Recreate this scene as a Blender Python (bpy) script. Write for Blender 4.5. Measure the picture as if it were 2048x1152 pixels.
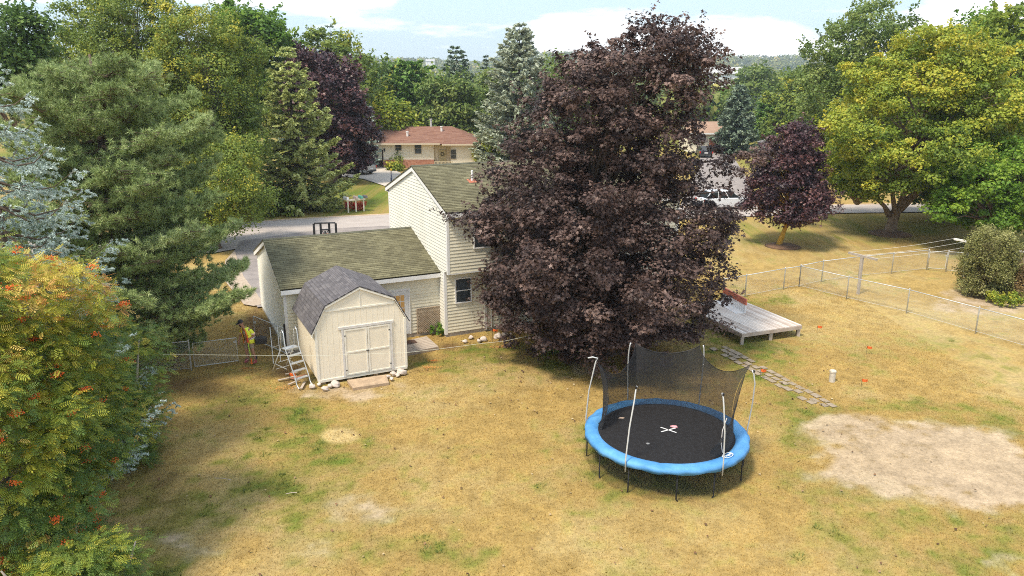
import bpy, bmesh, math, random
import numpy as np
from mathutils import Vector, Matrix
R = math.radians
random.seed(7)
for o in list(bpy.data.objects): bpy.data.objects.remove(o)
SC = bpy.context.scene; COL = SC.collection

# ------------------------------------------------------------------ camera, sky, sun, exposure
F = 1530.0; PITCH = 0.2682; H = 11.0
cd = bpy.data.cameras.new('camera'); cam = bpy.data.objects.new('camera', cd); COL.objects.link(cam)
cam.location = (0, 0, H); cam.rotation_euler = (math.pi/2-PITCH, 0, 0)
cd.sensor_width = 36.0; cd.lens = F/2048*36.0; cd.clip_start = .1; cd.clip_end = 20000
SC.camera = cam
SUN = Vector((-0.58, -0.62, 1.45)).normalized()
sl = bpy.data.lights.new('sun', 'SUN'); sl.energy = 2.0; sl.angle = R(10); sl.color = (1.0, .89, .72)
so = bpy.data.objects.new('sun', sl); COL.objects.link(so); so.rotation_euler = SUN.to_track_quat('Z', 'Y').to_euler()
so.location = (-30, -20, 60)
W = bpy.data.worlds.new('World'); SC.world = W; W.use_nodes = True
wn = W.node_tree; wn.nodes.clear()
def wnode(t, **k):
    n = wn.nodes.new(t)
    for a, b in k.items(): setattr(n, a, b)
    return n
sky = wnode('ShaderNodeTexSky', sky_type='NISHITA'); sky.sun_disc = False
sky.sun_elevation = math.asin(SUN.z); sky.sun_rotation = math.atan2(SUN.x, SUN.y)
sky.air_density = 1.0; sky.dust_density = 1.2; sky.ozone_density = 1.5; sky.altitude = 200
bg = wnode('ShaderNodeBackground'); bg.inputs[1].default_value = 0.15
tc = wnode('ShaderNodeTexCoord'); mp = wnode('ShaderNodeMapping'); mp.inputs['Scale'].default_value = (1, 1, 5.0)
mp.inputs['Location'].default_value = (.35, .2, 0)
nz = wnode('ShaderNodeTexNoise'); nz.inputs['Scale'].default_value = 2.6; nz.inputs['Detail'].default_value = 7; nz.inputs['Roughness'].default_value = .55
cr = wnode('ShaderNodeValToRGB'); cr.color_ramp.elements[0].position = .52; cr.color_ramp.elements[1].position = .60
mx = wnode('ShaderNodeMixRGB'); mx.inputs[2].default_value = (5.3, 5.2, 5.1, 1)
mul = wnode('ShaderNodeMath', operation='MULTIPLY_ADD'); mul.inputs[1].default_value = .92; mul.inputs[2].default_value = .0
L = wn.links.new
L(tc.outputs['Generated'], mp.inputs[0]); L(mp.outputs[0], nz.inputs['Vector']); L(nz.outputs['Fac'], cr.inputs[0])
L(cr.outputs[0], mul.inputs[0]); hz = wnode('ShaderNodeMixRGB'); hz.inputs[0].default_value = .80; hz.inputs[2].default_value = (1.85, 2.4, 2.92, 1); L(sky.outputs[0], hz.inputs[1])  # thin high cloud veil
L(mul.outputs[0], mx.inputs[0]); L(hz.outputs[0], mx.inputs[1])
wo = wnode('ShaderNodeOutputWorld'); L(mx.outputs[0], bg.inputs[0]); L(bg.outputs[0], wo.inputs[0])
SC.view_settings.view_transform = 'Standard'; SC.view_settings.look = 'None'
SC.view_settings.exposure = 1.32; SC.view_settings.gamma = 1
SC.render.engine = 'CYCLES'
SC.cycles.max_bounces = 8; SC.cycles.diffuse_bounces = 5; SC.cycles.transparent_max_bounces = 16; SC.cycles.transmission_bounces = 4
SC.cycles.use_denoising = False; SC.cycles.filter_width = 1.0

# ------------------------------------------------------------------ geometry on the ground from the survey of the site
CO, SI = math.cos(PITCH), math.sin(PITCH)
def P(px, py, z=0.):
    dx = (px-1024)/F; dy = -(py-576)/F
    d = (dx, CO+dy*SI, -SI+dy*CO); t = (z-H)/d[2]
    return (d[0]*t, d[1]*t, z)
def ZH(py, y):
    dy = -(py-576)/F; t = y/(CO+dy*SI); return H+t*(-SI+dy*CO)
def XW(px, y, z):
    return (px-1024)/F*(y*CO-(z-H)*SI)

# ------------------------------------------------------------------ materials
MATS = {}
def mat(name, col, rough=.8, var=0., vscale=4., bump=0., bscale=30., metal=0., spec=.35, transl=0., emit=None, stretch=None, col2=None, detail=6):
    if name in MATS: return MATS[name]
    m = bpy.data.materials.new(name); m.use_nodes = True; nt = m.node_tree; b = nt.nodes['Principled BSDF']
    b.inputs['Base Color'].default_value = (*col, 1); b.inputs['Roughness'].default_value = rough
    b.inputs['Metallic'].default_value = metal; b.inputs['Specular IOR Level'].default_value = spec
    tcn = nt.nodes.new('ShaderNodeTexCoord'); vec = tcn.outputs['Object']
    if stretch:
        mpn = nt.nodes.new('ShaderNodeMapping'); mpn.inputs['Scale'].default_value = stretch
        nt.links.new(vec, mpn.inputs[0]); vec = mpn.outputs[0]
    if var or col2:
        n = nt.nodes.new('ShaderNodeTexNoise'); n.inputs['Scale'].default_value = vscale; n.inputs['Detail'].default_value = detail
        n.inputs['Roughness'].default_value = .6
        nt.links.new(vec, n.inputs['Vector'])
        r = nt.nodes.new('ShaderNodeValToRGB'); r.color_ramp.elements[0].position = .3; r.color_ramp.elements[1].position = .7
        c2 = col2 or tuple(c*(1+var) for c in col); c1 = col if col2 else tuple(c*(1-var) for c in col)
        r.color_ramp.elements[0].color = (*c1, 1); r.color_ramp.elements[1].color = (*c2, 1)
        nt.links.new(n.outputs['Fac'], r.inputs[0]); nt.links.new(r.outputs[0], b.inputs['Base Color'])
    if bump:
        n2 = nt.nodes.new('ShaderNodeTexNoise'); n2.inputs['Scale'].default_value = bscale; n2.inputs['Detail'].default_value = 4
        nt.links.new(vec, n2.inputs['Vector'])
        bp = nt.nodes.new('ShaderNodeBump'); bp.inputs['Strength'].default_value = bump; bp.inputs['Distance'].default_value = .02
        nt.links.new(n2.outputs['Fac'], bp.inputs['Height']); nt.links.new(bp.outputs[0], b.inputs['Normal'])
    if emit:
        b.inputs['Emission Color'].default_value = (*emit[0], 1); b.inputs['Emission Strength'].default_value = emit[1]
    MATS[name] = m
    return m

def leafmat(name, stops, rough=.55, spec=.35, transl=.35):
    """foliage: colour from the per-leaf 'tint' attribute"""
    if name in MATS: return MATS[name]
    m = bpy.data.materials.new(name); m.use_nodes = True; nt = m.node_tree; b = nt.nodes['Principled BSDF']
    b.inputs['Roughness'].default_value = rough; b.inputs['Specular IOR Level'].default_value = spec
    at = nt.nodes.new('ShaderNodeAttribute'); at.attribute_name = 'tint'
    r = nt.nodes.new('ShaderNodeValToRGB'); e = r.color_ramp.elements
    while len(e) < len(stops): e.new(.5)
    for i, (p, c) in enumerate(stops): e[i].position = p; e[i].color = (*c, 1)
    nt.links.new(at.outputs['Fac'], r.inputs[0]); nt.links.new(r.outputs[0], b.inputs['Base Color'])
    if transl:
        t = nt.nodes.new('ShaderNodeBsdfTranslucent'); nt.links.new(r.outputs[0], t.inputs[0])
        ms = nt.nodes.new('ShaderNodeMixShader'); ms.inputs[0].default_value = transl
        out = nt.nodes['Material Output']
        nt.links.new(b.outputs[0], ms.inputs[1]); nt.links.new(t.outputs[0], ms.inputs[2]); nt.links.new(ms.outputs[0], out.inputs[0])
    MATS[name] = m
    return m

def shingles(name, c1, c2, c3, bw=.30, bh=.145, moss=None, mscale=.8):
    """asphalt shingle tabs on UV in metres"""
    m = bpy.data.materials.new(name); m.use_nodes = True; nt = m.node_tree; b = nt.nodes['Principled BSDF']; N = nt.nodes.new; LK = nt.links.new
    b.inputs['Roughness'].default_value = .95; b.inputs['Specular IOR Level'].default_value = .15
    uv = N('ShaderNodeUVMap'); br = N('ShaderNodeTexBrick')
    br.inputs['Scale'].default_value = 1; br.inputs['Brick Width'].default_value = bw; br.inputs['Row Height'].default_value = bh
    br.inputs['Mortar Size'].default_value = .006; br.inputs['Mortar Smooth'].default_value = .3; br.inputs['Bias'].default_value = -.1
    br.inputs['Color1'].default_value = (*c1, 1); br.inputs['Color2'].default_value = (*c2, 1); br.inputs['Mortar'].default_value = (*[x*.35 for x in c1], 1)  # dark joints, the rows also painting in the shadow lines between courses
    LK(uv.outputs[0], br.inputs['Vector'])
    n = N('ShaderNodeTexNoise'); n.inputs['Scale'].default_value = mscale; n.inputs['Detail'].default_value = 7; n.inputs['Roughness'].default_value = .65; LK(uv.outputs[0], n.inputs['Vector'])
    r = N('ShaderNodeValToRGB'); r.color_ramp.elements[0].position = .38; r.color_ramp.elements[1].position = .66; LK(n.outputs['Fac'], r.inputs[0])
    mxx = N('ShaderNodeMixRGB'); mxx.blend_type = 'MIX'; mxx.inputs[2].default_value = (*c3, 1)
    sc_ = N('ShaderNodeMath'); sc_.operation = 'MULTIPLY'; sc_.inputs[1].default_value = .55; LK(r.outputs[0], sc_.inputs[0]); LK(sc_.outputs[0], mxx.inputs[0])
    LK(br.outputs[0], mxx.inputs[1])
    g = N('ShaderNodeTexNoise'); g.inputs['Scale'].default_value = 60; g.inputs['Detail'].default_value = 3; LK(uv.outputs[0], g.inputs['Vector'])
    gm = N('ShaderNodeMapRange'); gm.inputs[1].default_value = .3; gm.inputs[2].default_value = .7; gm.inputs[3].default_value = .65; gm.inputs[4].default_value = 1.35; LK(g.outputs['Fac'], gm.inputs[0])
    mm = N('ShaderNodeVectorMath'); mm.operation = 'SCALE'; LK(mxx.outputs[0], mm.inputs[0]); LK(gm.outputs[0], mm.inputs[3])
    LK(mm.outputs[0], b.inputs['Base Color'])
    return m

def gridmat(name, col, cell, wire, alpha_base=0., rough=.6, metal=0., diag=True):
    """wire fabric / netting: threads on UV in metres, holes see through"""
    m = bpy.data.materials.new(name); m.use_nodes = True; nt = m.node_tree; b = nt.nodes['Principled BSDF']; N = nt.nodes.new; LK = nt.links.new
    b.inputs['Base Color'].default_value = (*col, 1); b.inputs['Roughness'].default_value = rough; b.inputs['Metallic'].default_value = metal
    uv = N('ShaderNodeUVMap'); sep = N('ShaderNodeSeparateXYZ'); LK(uv.outputs[0], sep.inputs[0])
    def ax(op):
        s = N('ShaderNodeMath'); s.operation = op
        if diag: LK(sep.outputs[0], s.inputs[0]); LK(sep.outputs[1], s.inputs[1])
        else:
            s.operation = 'ADD'; LK(sep.outputs[0 if op == 'ADD' else 1], s.inputs[0]); s.inputs[1].default_value = 0
        d = N('ShaderNodeMath'); d.operation = 'DIVIDE'; LK(s.outputs[0], d.inputs[0]); d.inputs[1].default_value = cell
        f = N('ShaderNodeMath'); f.operation = 'FRACT'; LK(d.outputs[0], f.inputs[0])
        l = N('ShaderNodeMath'); l.operation = 'LESS_THAN'; LK(f.outputs[0], l.inputs[0]); l.inputs[1].default_value = wire
        return l
    a1, a2 = ax('ADD'), ax('SUBTRACT')
    mxn = N('ShaderNodeMath'); mxn.operation = 'MAXIMUM'; LK(a1.outputs[0], mxn.inputs[0]); LK(a2.outputs[0], mxn.inputs[1])
    LK(mxn.outputs[0], b.inputs['Alpha'])
    return m

# ------------------------------------------------------------------ mesh building
class MB:
    def __init__(s): s.v = []; s.f = []; s.uv = {}; s.tint = None
    def add(s, vs, fs, uv=None):
        n = len(s.v); s.v += [tuple(p) for p in vs]
        for k, f in enumerate(fs):
            s.f.append(tuple(i+n for i in f))
            if uv: s.uv[len(s.f)-1] = [uv[i] for i in f]
        return s
    def box(s, x0, x1, y0, y1, z0, z1, M=None):
        vs = [(x, y, z) for z in (z0, z1) for y in (y0, y1) for x in (x0, x1)]
        if M: vs = [tuple(M @ Vector(p)) for p in vs]
        return s.add(vs, [(0, 2, 3, 1), (4, 5, 7, 6), (0, 1, 5, 4), (2, 6, 7, 3), (0, 4, 6, 2), (1, 3, 7, 5)])
    def bar(s, a, b, w, h, up=(0, 0, 1)):
        a, b = Vector(a), Vector(b); d = (b-a); l = d.length; d.normalize()
        u = Vector(up)
        if abs(d.dot(u)) > .98: u = Vector((0, 1, 0))
        r = d.cross(u).normalized(); u = r.cross(d)
        vs = []
        for p in (a, b):
            for i, j in ((-1, -1), (1, -1), (1, 1), (-1, 1)): vs.append(p+r*(i*w/2)+u*(j*h/2))
        return s.add(vs, [(0, 3, 2, 1), (4, 5, 6, 7), (0, 1, 5, 4), (1, 2, 6, 5), (2, 3, 7, 6), (3, 0, 4, 7)])
    def tube(s, pts, rad, n=8, cap=True):
        pts = [Vector(p) for p in pts]; rs = rad if hasattr(rad, '__len__') else [rad]*len(pts)
        base = len(s.v); prev = None
        for i, p in enumerate(pts):
            d = (pts[min(i+1, len(pts)-1)]-pts[max(i-1, 0)]).normalized()
            if prev is None:
                u = Vector((0, 0, 1)) if abs(d.z) < .9 else Vector((1, 0, 0)); r = d.cross(u).normalized()
            else:
                r = (prev-d*prev.dot(d)).normalized()
            prev = r; u = d.cross(r)
            for k in range(n):
                a = 2*math.pi*k/n; s.v.append(tuple(p+r*(math.cos(a)*rs[i])+u*(math.sin(a)*rs[i])))
        for i in range(len(pts)-1):
            for k in range(n):
                k2 = (k+1) % n; s.f.append((base+i*n+k, base+i*n+k2, base+(i+1)*n+k2, base+(i+1)*n+k))
        if cap:
            s.f.append(tuple(base+k for k in range(n-1, -1, -1))); s.f.append(tuple(base+(len(pts)-1)*n+k for k in range(n)))
        return s
    def lathe(s, prof, c=(0, 0, 0), n=20, sx=1, sy=1):
        base = len(s.v)
        for r, z in prof:
            for k in range(n):
                a = 2*math.pi*k/n; s.v.append((c[0]+math.cos(a)*r*sx, c[1]+math.sin(a)*r*sy, c[2]+z))
        for i in range(len(prof)-1):
            for k in range(n):
                k2 = (k+1) % n; s.f.append((base+i*n+k, base+i*n+k2, base+(i+1)*n+k2, base+(i+1)*n+k))
        s.f.append(tuple(base+k for k in range(n-1, -1, -1))); s.f.append(tuple(base+(len(prof)-1)*n+k for k in range(n)))
        return s
    def prism(s, poly, y0, y1, axis='y'):
        n = len(poly)
        if axis == 'y': vs = [(x, y0, z) for x, z in poly]+[(x, y1, z) for x, z in poly]
        elif axis == 'x': vs = [(y0, x, z) for x, z in poly]+[(y1, x, z) for x, z in poly]
        else: vs = [(x, z, y0) for x, z in poly]+[(x, z, y1) for x, z in poly]
        return s.add(vs, [tuple(range(n))[::-1], tuple(range(n, 2*n))]+[(i, (i+1) % n, (i+1) % n+n, i+n) for i in range(n)])
    def build(s, name, material, parent=None, smooth=False, bevel=0, fix=True):
        me = bpy.data.meshes.new(name); me.from_pydata(s.v, [], s.f); me.update()
        if s.uv:
            u = me.uv_layers.new(name='UVMap')
            for pi, p in enumerate(me.polygons):
                if pi in s.uv:
                    for li, c in zip(p.loop_indices, s.uv[pi]): u.data[li].uv = c
        if fix:
            bm = bmesh.new(); bm.from_mesh(me); bmesh.ops.recalc_face_normals(bm, faces=bm.faces); bm.to_mesh(me); bm.free()
        if smooth:
            me.polygons.foreach_set('use_smooth', [True]*len(me.polygons))
        if material: me.materials.append(material)
        o = bpy.data.objects.new(name, me); COL.objects.link(o)
        if parent: o.parent = parent
        if bevel:
            b = o.modifiers.new('bevel', 'BEVEL'); b.width = bevel; b.segments = 2; b.limit_method = 'ANGLE'
        return o

def tag(o, label=None, cat=None, group=None, kind=None):
    if label: o['label'] = label
    if cat: o['category'] = cat
    if group: o['group'] = group
    if kind: o['kind'] = kind
    return o
def thing(name, label, cat, loc=(0, 0, 0), rz=0., group=None):
    o = bpy.data.objects.new(name, None); COL.objects.link(o); o.location = loc; o.rotation_euler = (0, 0, rz); o.empty_display_size = .2
    return tag(o, label, cat, group)
KIDS = {}
def dup(root, loc, rz, label, scale=None):
    r = root.copy(); COL.objects.link(r); r.location = loc; r.rotation_euler = (0, 0, rz); r['label'] = label
    if scale: r.scale = scale
    for ch in [c for c in COL.objects if c.parent == root]:
        c = ch.copy(); COL.objects.link(c); c.parent = r
        for g in [q for q in COL.objects if q.parent == ch]:
            d = g.copy(); COL.objects.link(d); d.parent = c
    return r

# fast meshes from templates (leaves, needles, blades)
rng = np.random.default_rng(11)
def unit(a): return a/np.maximum(np.linalg.norm(a, axis=-1, keepdims=True), 1e-9)
def rnd(n): return unit(rng.normal(size=(n, 3)))
def place(tv, C, Nn, S, T=None):
    """template verts tv (k,3), centres C, normals Nn, scale S, tangent T -> (n*k,3)"""
    n = len(C); Nn = unit(Nn)
    if T is None: T = rnd(n)
    T = unit(T-Nn*(T*Nn).sum(-1, keepdims=True)); B = np.cross(Nn, T)
    S = np.broadcast_to(np.asarray(S, float).reshape(-1, 1, 1) if np.ndim(S) else S, (n, 1, 1))
    v = tv[None]*S
    return (C[:, None]+v[..., 0:1]*T[:, None]+v[..., 1:2]*B[:, None]+v[..., 2:3]*Nn[:, None]).reshape(-1, 3)
def npmesh(name, V, k, nleaf, faces, tint, material, parent=None):
    """faces: list of index tuples in the template (all the same length)"""
    fa = np.array(faces); nf, fl = fa.shape
    idx = (np.arange(nleaf)[:, None, None]*k+fa[None]).reshape(-1)
    me = bpy.data.meshes.new(name); me.vertices.add(len(V)); me.vertices.foreach_set('co', V.astype(np.float32).ravel())
    me.loops.add(len(idx)); me.loops.foreach_set('vertex_index', idx.astype(np.int32))
    tot = nleaf*nf; me.polygons.add(tot); me.polygons.foreach_set('loop_start', np.arange(tot, dtype=np.int32)*fl)
    try: me.polygons.foreach_set('loop_total', np.full(tot, fl, dtype=np.int32))
    except Exception: pass
    me.update(calc_edges=True)
    a = me.attributes.new('tint', 'FLOAT', 'POINT'); a.data.foreach_set('value', np.repeat(tint.astype(np.float32), k))
    me.materials.append(material)
    o = bpy.data.objects.new(name, me); COL.objects.link(o)
    if parent: o.parent = parent
    return o
LQ = np.array([(-.5, 0, 0), (0, -.33, .06), (.5, 0, 0), (0, .33, .06)]); LQF = [(0, 1, 2, 3)]
_a = []
for i in range(10):
    a = 2*math.pi*i/10; r = (.56 if i % 2 == 0 else .27)
    if i == 5: r = .2
    _a.append((math.cos(a)*r, math.sin(a)*r, -.10*(r > .4)))
MAPLE = np.array(_a+[(0, 0, .05)]); MAPLEF = [(10, i, (i+1) % 10) for i in range(10)]
_c = []
for i in range(7):
    a = 2*math.pi*i/7; r = .5 if i % 2 == 0 else .33
    _c.append((math.cos(a)*r, math.sin(a)*r*.9, .07*math.sin(i*2.1)))
OVAL = np.array(_c); OVALF = [tuple(range(7))]
NEED = np.array([(0, -.5, 0), (0, .5, 0), (1, 0, 0)])  # needle: x length (scaled) y width
NEED = np.array([(0, -.05, 0), (1, 0, 0), (0, .05, 0)]); NEEDF = [(0, 1, 2)]
TEMPL = {'quad': (LQ, LQF), 'maple': (MAPLE, MAPLEF), 'oval': (OVAL, OVALF)}

# ------------------------------------------------------------------ vegetation
def crown_points(prof, n, g, surf=.5, wob=.16):
    zs = np.array([p[0] for p in prof]); rs = np.array([p[1] for p in prof])
    zz = np.linspace(zs[0], zs[-1], 200); rr = np.interp(zz, zs, rs); w = np.cumsum(rr**1.4+.05); w /= w[-1]
    z = np.interp(g.random(n), w, zz); th = g.random(n)*2*math.pi
    ph = g.random(4)*6.28
    nf = 1+wob*np.sin(3*th+ph[0]+z*.6)+wob*.8*np.sin(5*th+ph[1]-z*.9)+wob*.6*np.sin(2*th+ph[2]+z*1.7)+g.normal(size=n)*.05
    fr = 1-surf*g.random(n)**1.6
    r = np.interp(z, zs, rs)*nf*fr
    return np.stack([r*np.cos(th), r*np.sin(th), z], 1), fr
def leaves(name, parent, C, g, cl_r, per, leaf, material, templ='quad', flat=.6, bias=None, up=.6, spread=1., hue=.20, hueleaf=.13, shoots=.35):
    n = len(C); rcl = cl_r*(.45+1.0*g.random(n))
    ax = C.copy(); ax[:, 2] = 0; ax = unit(ax+1e-6)
    ci = np.repeat(np.arange(n), per); m = len(ci)
    d = unit(unit(g.normal(size=(m, 3)))+ax[ci]*.55+np.array([0, 0, .35]))
    rad = (rcl[ci]*(1.08-.55*g.random(m)**1.3))[:, None]
    pos = C[ci]+d*rad*np.array([spread, spread, flat])
    nrm = unit(d*.55+np.array([0, 0, up])+g.normal(size=(m, 3))*.45)
    t = .5+hue*g.normal(size=n)[ci]+hueleaf*g.normal(size=m)
    if bias: t = t+bias(pos)
    ns = int(n*shoots)
    if ns:
        wgt = np.linalg.norm(C[:, :2], axis=1)+.6*np.maximum(C[:, 2]-C[:, 2].mean(), 0)+.01; ii = g.choice(n, ns, replace=False, p=wgt**2/(wgt**2).sum()); k = 16
        sd = unit(ax[ii]*(.5+.7*g.random((ns, 1)))+np.array([0, 0, .75])+g.normal(size=(ns, 3))*.4); ln_ = cl_r*(.55+.75*g.random(ns)); tt = np.tile(np.linspace(.1, 1, k), ns); jj = np.repeat(np.arange(ns), k)
        ps = C[ii][jj]+sd[jj]*(rcl[ii][jj]*.75+ln_[jj]*tt)[:, None]+g.normal(size=(ns*k, 3))*leaf*.55*(1.2-.7*tt)[:, None]
        pos = np.concatenate([pos, ps]); nrm = np.concatenate([nrm, unit(g.normal(size=(ns*k, 3))*.7+np.array([0, 0, up]))]); t = np.concatenate([t, t[ii*per][jj]+.08*g.normal(size=ns*k)+.04]); m2 = ns*k
        d = np.concatenate([d, sd[jj]]); rad = np.concatenate([rad, np.full((m2, 1), .01)]); m += m2
    tv, tf = TEMPL[templ]
    stray = g.random(m) < .07; pos = pos+np.where(stray[:, None], d*rad*.45*g.random((m, 1)), 0)
    V = place(tv, pos, nrm, leaf*(.55+.85*g.random(m)))
    return npmesh(name, V, len(tv), m, tf, np.clip(t, 0, 1), material, parent)
def limbs(mb, C, base_z, top, r0, g, cnt, cx=None, rmin=.015):
    """curved limbs from the stem to clump centres"""
    idx = g.choice(len(C), min(cnt, len(C)), replace=False)
    for i in idx:
        c = C[i]; hz = min(max(base_z, c[2]*.62-.2*g.random()), top*.93)
        ox, oy = (cx(hz) if cx else (0, 0))
        r = r0*(1-hz/top)**.8*.42+rmin*1.5
        a = Vector((ox, oy, hz)); b = Vector((c[0], c[1], c[2]))
        m1 = a.lerp(b, .35)+Vector((0, 0, .12*(b-a).length)); m2 = a.lerp(b, .7)+Vector((g.normal()*.1, g.normal()*.1, .10*(b-a).length))
        mb.tube([a, m1, m2, b], [r, r*.7, r*.4, rmin], 5, cap=False)
BARK = mat('bark_brown', (.14, .10, .075), .95, .35, 6, .8, 25, stretch=(1, 1, .25))
BARKG = mat('bark_grey', (.30, .27, .23), .95, .3, 6, .6, 25, stretch=(1, 1, .25))
BARKD = mat('bark_dark', (.09, .07, .055), .95, .3, 6, .6, 25, stretch=(1, 1, .25))
SOIL = mat('mulch', (.17, .10, .06), 1, .4, 20, .6, 60)
def decid(label, X, Y, prof, M, n=260, cl=.9, per=90, leaf=.22, seed=1, bark=None, stems=None, extra=None, trunk_r=.25, templ='quad', flat=.6, bias=None, shift=None,
          name='broadleaf_tree', cat='tree', group=None, nl=45, surf=.5, wob=.16, trunk_top=None, lean=None, hue=.2, spread=1., up=.6, trunk=True, hueleaf=.13):
    g = np.random.default_rng(seed); t = thing(name, label, cat, (X, Y, 0), 0, group)
    C, fr = crown_points(prof, n, g, surf, wob)
    if shift is not None:
        C[:, 0] += np.interp(C[:, 2], [s[0] for s in shift], [s[1] for s in shift])
    if extra: C = np.concatenate([C, np.array(extra)[:, :3]+0.*g.random((len(extra), 3))])
    leaves('crown', t, C, g, cl, per, leaf, M, templ, flat, bias, up=up, hue=hue, spread=spread, hueleaf=hueleaf)
    top = prof[-1][0]
    if trunk:
        mb = MB(); tt = trunk_top or top*.9
        sh = (lambda z: (np.interp(z, [s[0] for s in shift], [s[1] for s in shift])*min(1, z/max(prof[0][0]+.01, 2)), 0)) if shift is not None else (lambda z: (0, 0))
        if stems:
            for st_ in stems:
                q_ = [(XW(a, Y, ZH(b_, Y))-X, .12*math.sin(b_*.7), ZH(b_, Y) if i or b_ < 455 else -.1) for i, (a, b_, r_) in enumerate(st_)]
                mb.tube(q_, [r_ for _, _, r_ in st_], 10)
        pts, rr = [], []
        for k in range(9):
            z = tt*k/8; a = sh(z); pts.append((a[0]+.06*math.sin(k*1.7+seed), a[1]+.06*math.cos(k*2.1+seed), z if k else -.15)); rr.append(trunk_r*(1-.9*(k/8)**.9)*(1.25 if k == 0 else 1))
        if not stems: mb.tube(pts, rr, 10)
        limbs(mb, C, max(prof[0][0]*.8, .8), tt, trunk_r, g, nl, cx=sh)
        mb.build('trunk', bark or BARK, t, smooth=True)
    return t
def conifer(label, X, Y, h, Rb, M, levels=26, nb=8, seed=1, tw=.5, leaf=.3, per=7, droop=.18, z0=.6, shape=.85, trunk_r=None, name='spruce_tree', wob=.12, tipup=.15, dens=1., group=None, topthin=1., bark=None, width=.26, nbias=0.):
    """whorled branches carrying flat sprays of needle-covered twigs"""
    g = np.random.default_rng(seed); t = thing(name, label, 'tree', (X, Y, 0), 0, group)
    mb = MB(); mb.tube([(0, 0, -.1), (0, 0, h*.5), (.05, 0, h*.98)], [trunk_r or h*.014+.05, h*.008+.03, .02], 8)
    Cs, Ns, Ts, Sz, Tn = [], [], [], [], []
    for l in range(levels):
        u = (l+.5*g.random())/levels; z = z0+(h-z0)*u
        Lr = Rb*(1-u)**shape*(1-.25*max(0, .12-u)/.12)+.12
        k = max(4, int(nb*(1-.35*u)))
        for b in range(k):
            a = 2*math.pi*(b+g.random()*.8)/k+l*2.4; ln = Lr*(1+wob*g.normal()); ln = max(ln, .15)
            ca, sa = math.cos(a), math.sin(a); bt = .14*g.normal()
            def pt(s): return np.array([ca*ln*s, sa*ln*s, z-droop*ln*math.sin(s*2.2)+tipup*ln*s*s+.25*u*ln*s])
            if ln > .8: mb.tube([pt(0), pt(.5), pt(.95)], [.02+.008*ln, .012+.004*ln, .006], 4, cap=False)
            ns = max(2, int(ln/.17*dens)); side = np.array([-sa, ca, 0])
            s = .12+.88*g.random(ns)**.8
            for q in s:
                p = pt(q); tl = tw*(.35+.65*(1-q))*(.5+.6*g.random())*min(1., ln*.7+.3)+.08; sg = 1 if g.random() < .5 else -1
                dr = unit(side*sg*(.9-.5*q)+np.array([ca, sa, 0])*(.5+.7*q)+np.array([0, 0, -.15+.1*g.normal()]))
                m = max(2, int(per*(tl/tw+.4)))
                f = g.random(m)
                Cs.append(p+dr*tl*f[:, None]+g.normal(size=(m, 3))*.05*np.array([1, 1, .8])-np.array([0, 0, .10])*g.random((m, 1)))
                Ns.append(unit(np.array([0, 0, .9])+g.normal(size=(m, 3))*.55)); Ts.append(dr+g.normal(size=(m, 3))*.5)
                Sz.append(leaf*(.6+.8*g.random(m))); Tn.append(np.full(m, .5+bt+.10*(q-.5)+nbias)+.13*g.normal(size=m))
    Cs = np.concatenate(Cs); tv = LQ*np.array([1, width*3, 1])
    V = place(tv, Cs, np.concatenate(Ns), np.concatenate(Sz), np.concatenate(Ts))
    npmesh('crown', V, 4, len(Cs), LQF, np.clip(np.concatenate(Tn), 0, 1), M, t)
    mb.build('trunk', bark or BARKD, t, smooth=True)
    return t
def treeprof(py_prof, Y, X0px):
    """crown outline read as (row, half width) -> (z, radius) at distance Y"""
    out = []
    for py, hw in py_prof:
        z = ZH(py, Y); out.append((max(z, .1), hw/F*(Y*CO-(z-H)*SI)))
    return sorted(out)
# ------------------------------------------------------------------ ground colours (patches of green, straw, bare soil; brown shade painted in by the rowan)
def vnoise(x, y, s, seed):
    x = np.asarray(x)/s; y = np.asarray(y)/s; xi = np.floor(x).astype(int); yi = np.floor(y).astype(int); fx = x-xi; fy = y-yi
    fx = fx*fx*(3-2*fx); fy = fy*fy*(3-2*fy)
    def h(a, b):
        n = (a*374761393+b*668265263+seed*982451653) & 0xffffffff
        n = ((n ^ (n >> 13))*1274126177) & 0xffffffff
        return ((n ^ (n >> 16)) & 0xffff)/65535.
    return (h(xi, yi)*(1-fx)+h(xi+1, yi)*fx)*(1-fy)+(h(xi, yi+1)*(1-fx)+h(xi+1, yi+1)*fx)*fy
def fbm(x, y, s, seed, o=4):
    r = 0; a = .5; t = 0
    for k in range(o): r = r+a*vnoise(x, y, s/2**k, seed+k*17); t += a; a *= .6
    return r/t
def ell(x, y, spots, soft=.55):
    m = np.zeros_like(x)
    for px, py, rx, ry, w in spots:
        c = P(px, py); cx, cy = c[0], c[1]; ax = rx/F*(cy*CO+H*SI); a0 = P(px, max(py-ry, 230))[1]; a1 = P(px, py+ry)[1]; ay = abs(a0-a1)/2
        # follow the slant of the ray so that a patch keeps its place
        d = np.sqrt(((x-cx-(y-cy)*cx/max(cy, 1))/ax)**2+((y-cy)/ay)**2)
        m = np.maximum(m, w*np.clip((1+soft-d)/(2*soft), 0, 1)) if w > 0 else m+w*np.clip((1+soft-d)/(2*soft), 0, 1)
    return m
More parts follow.
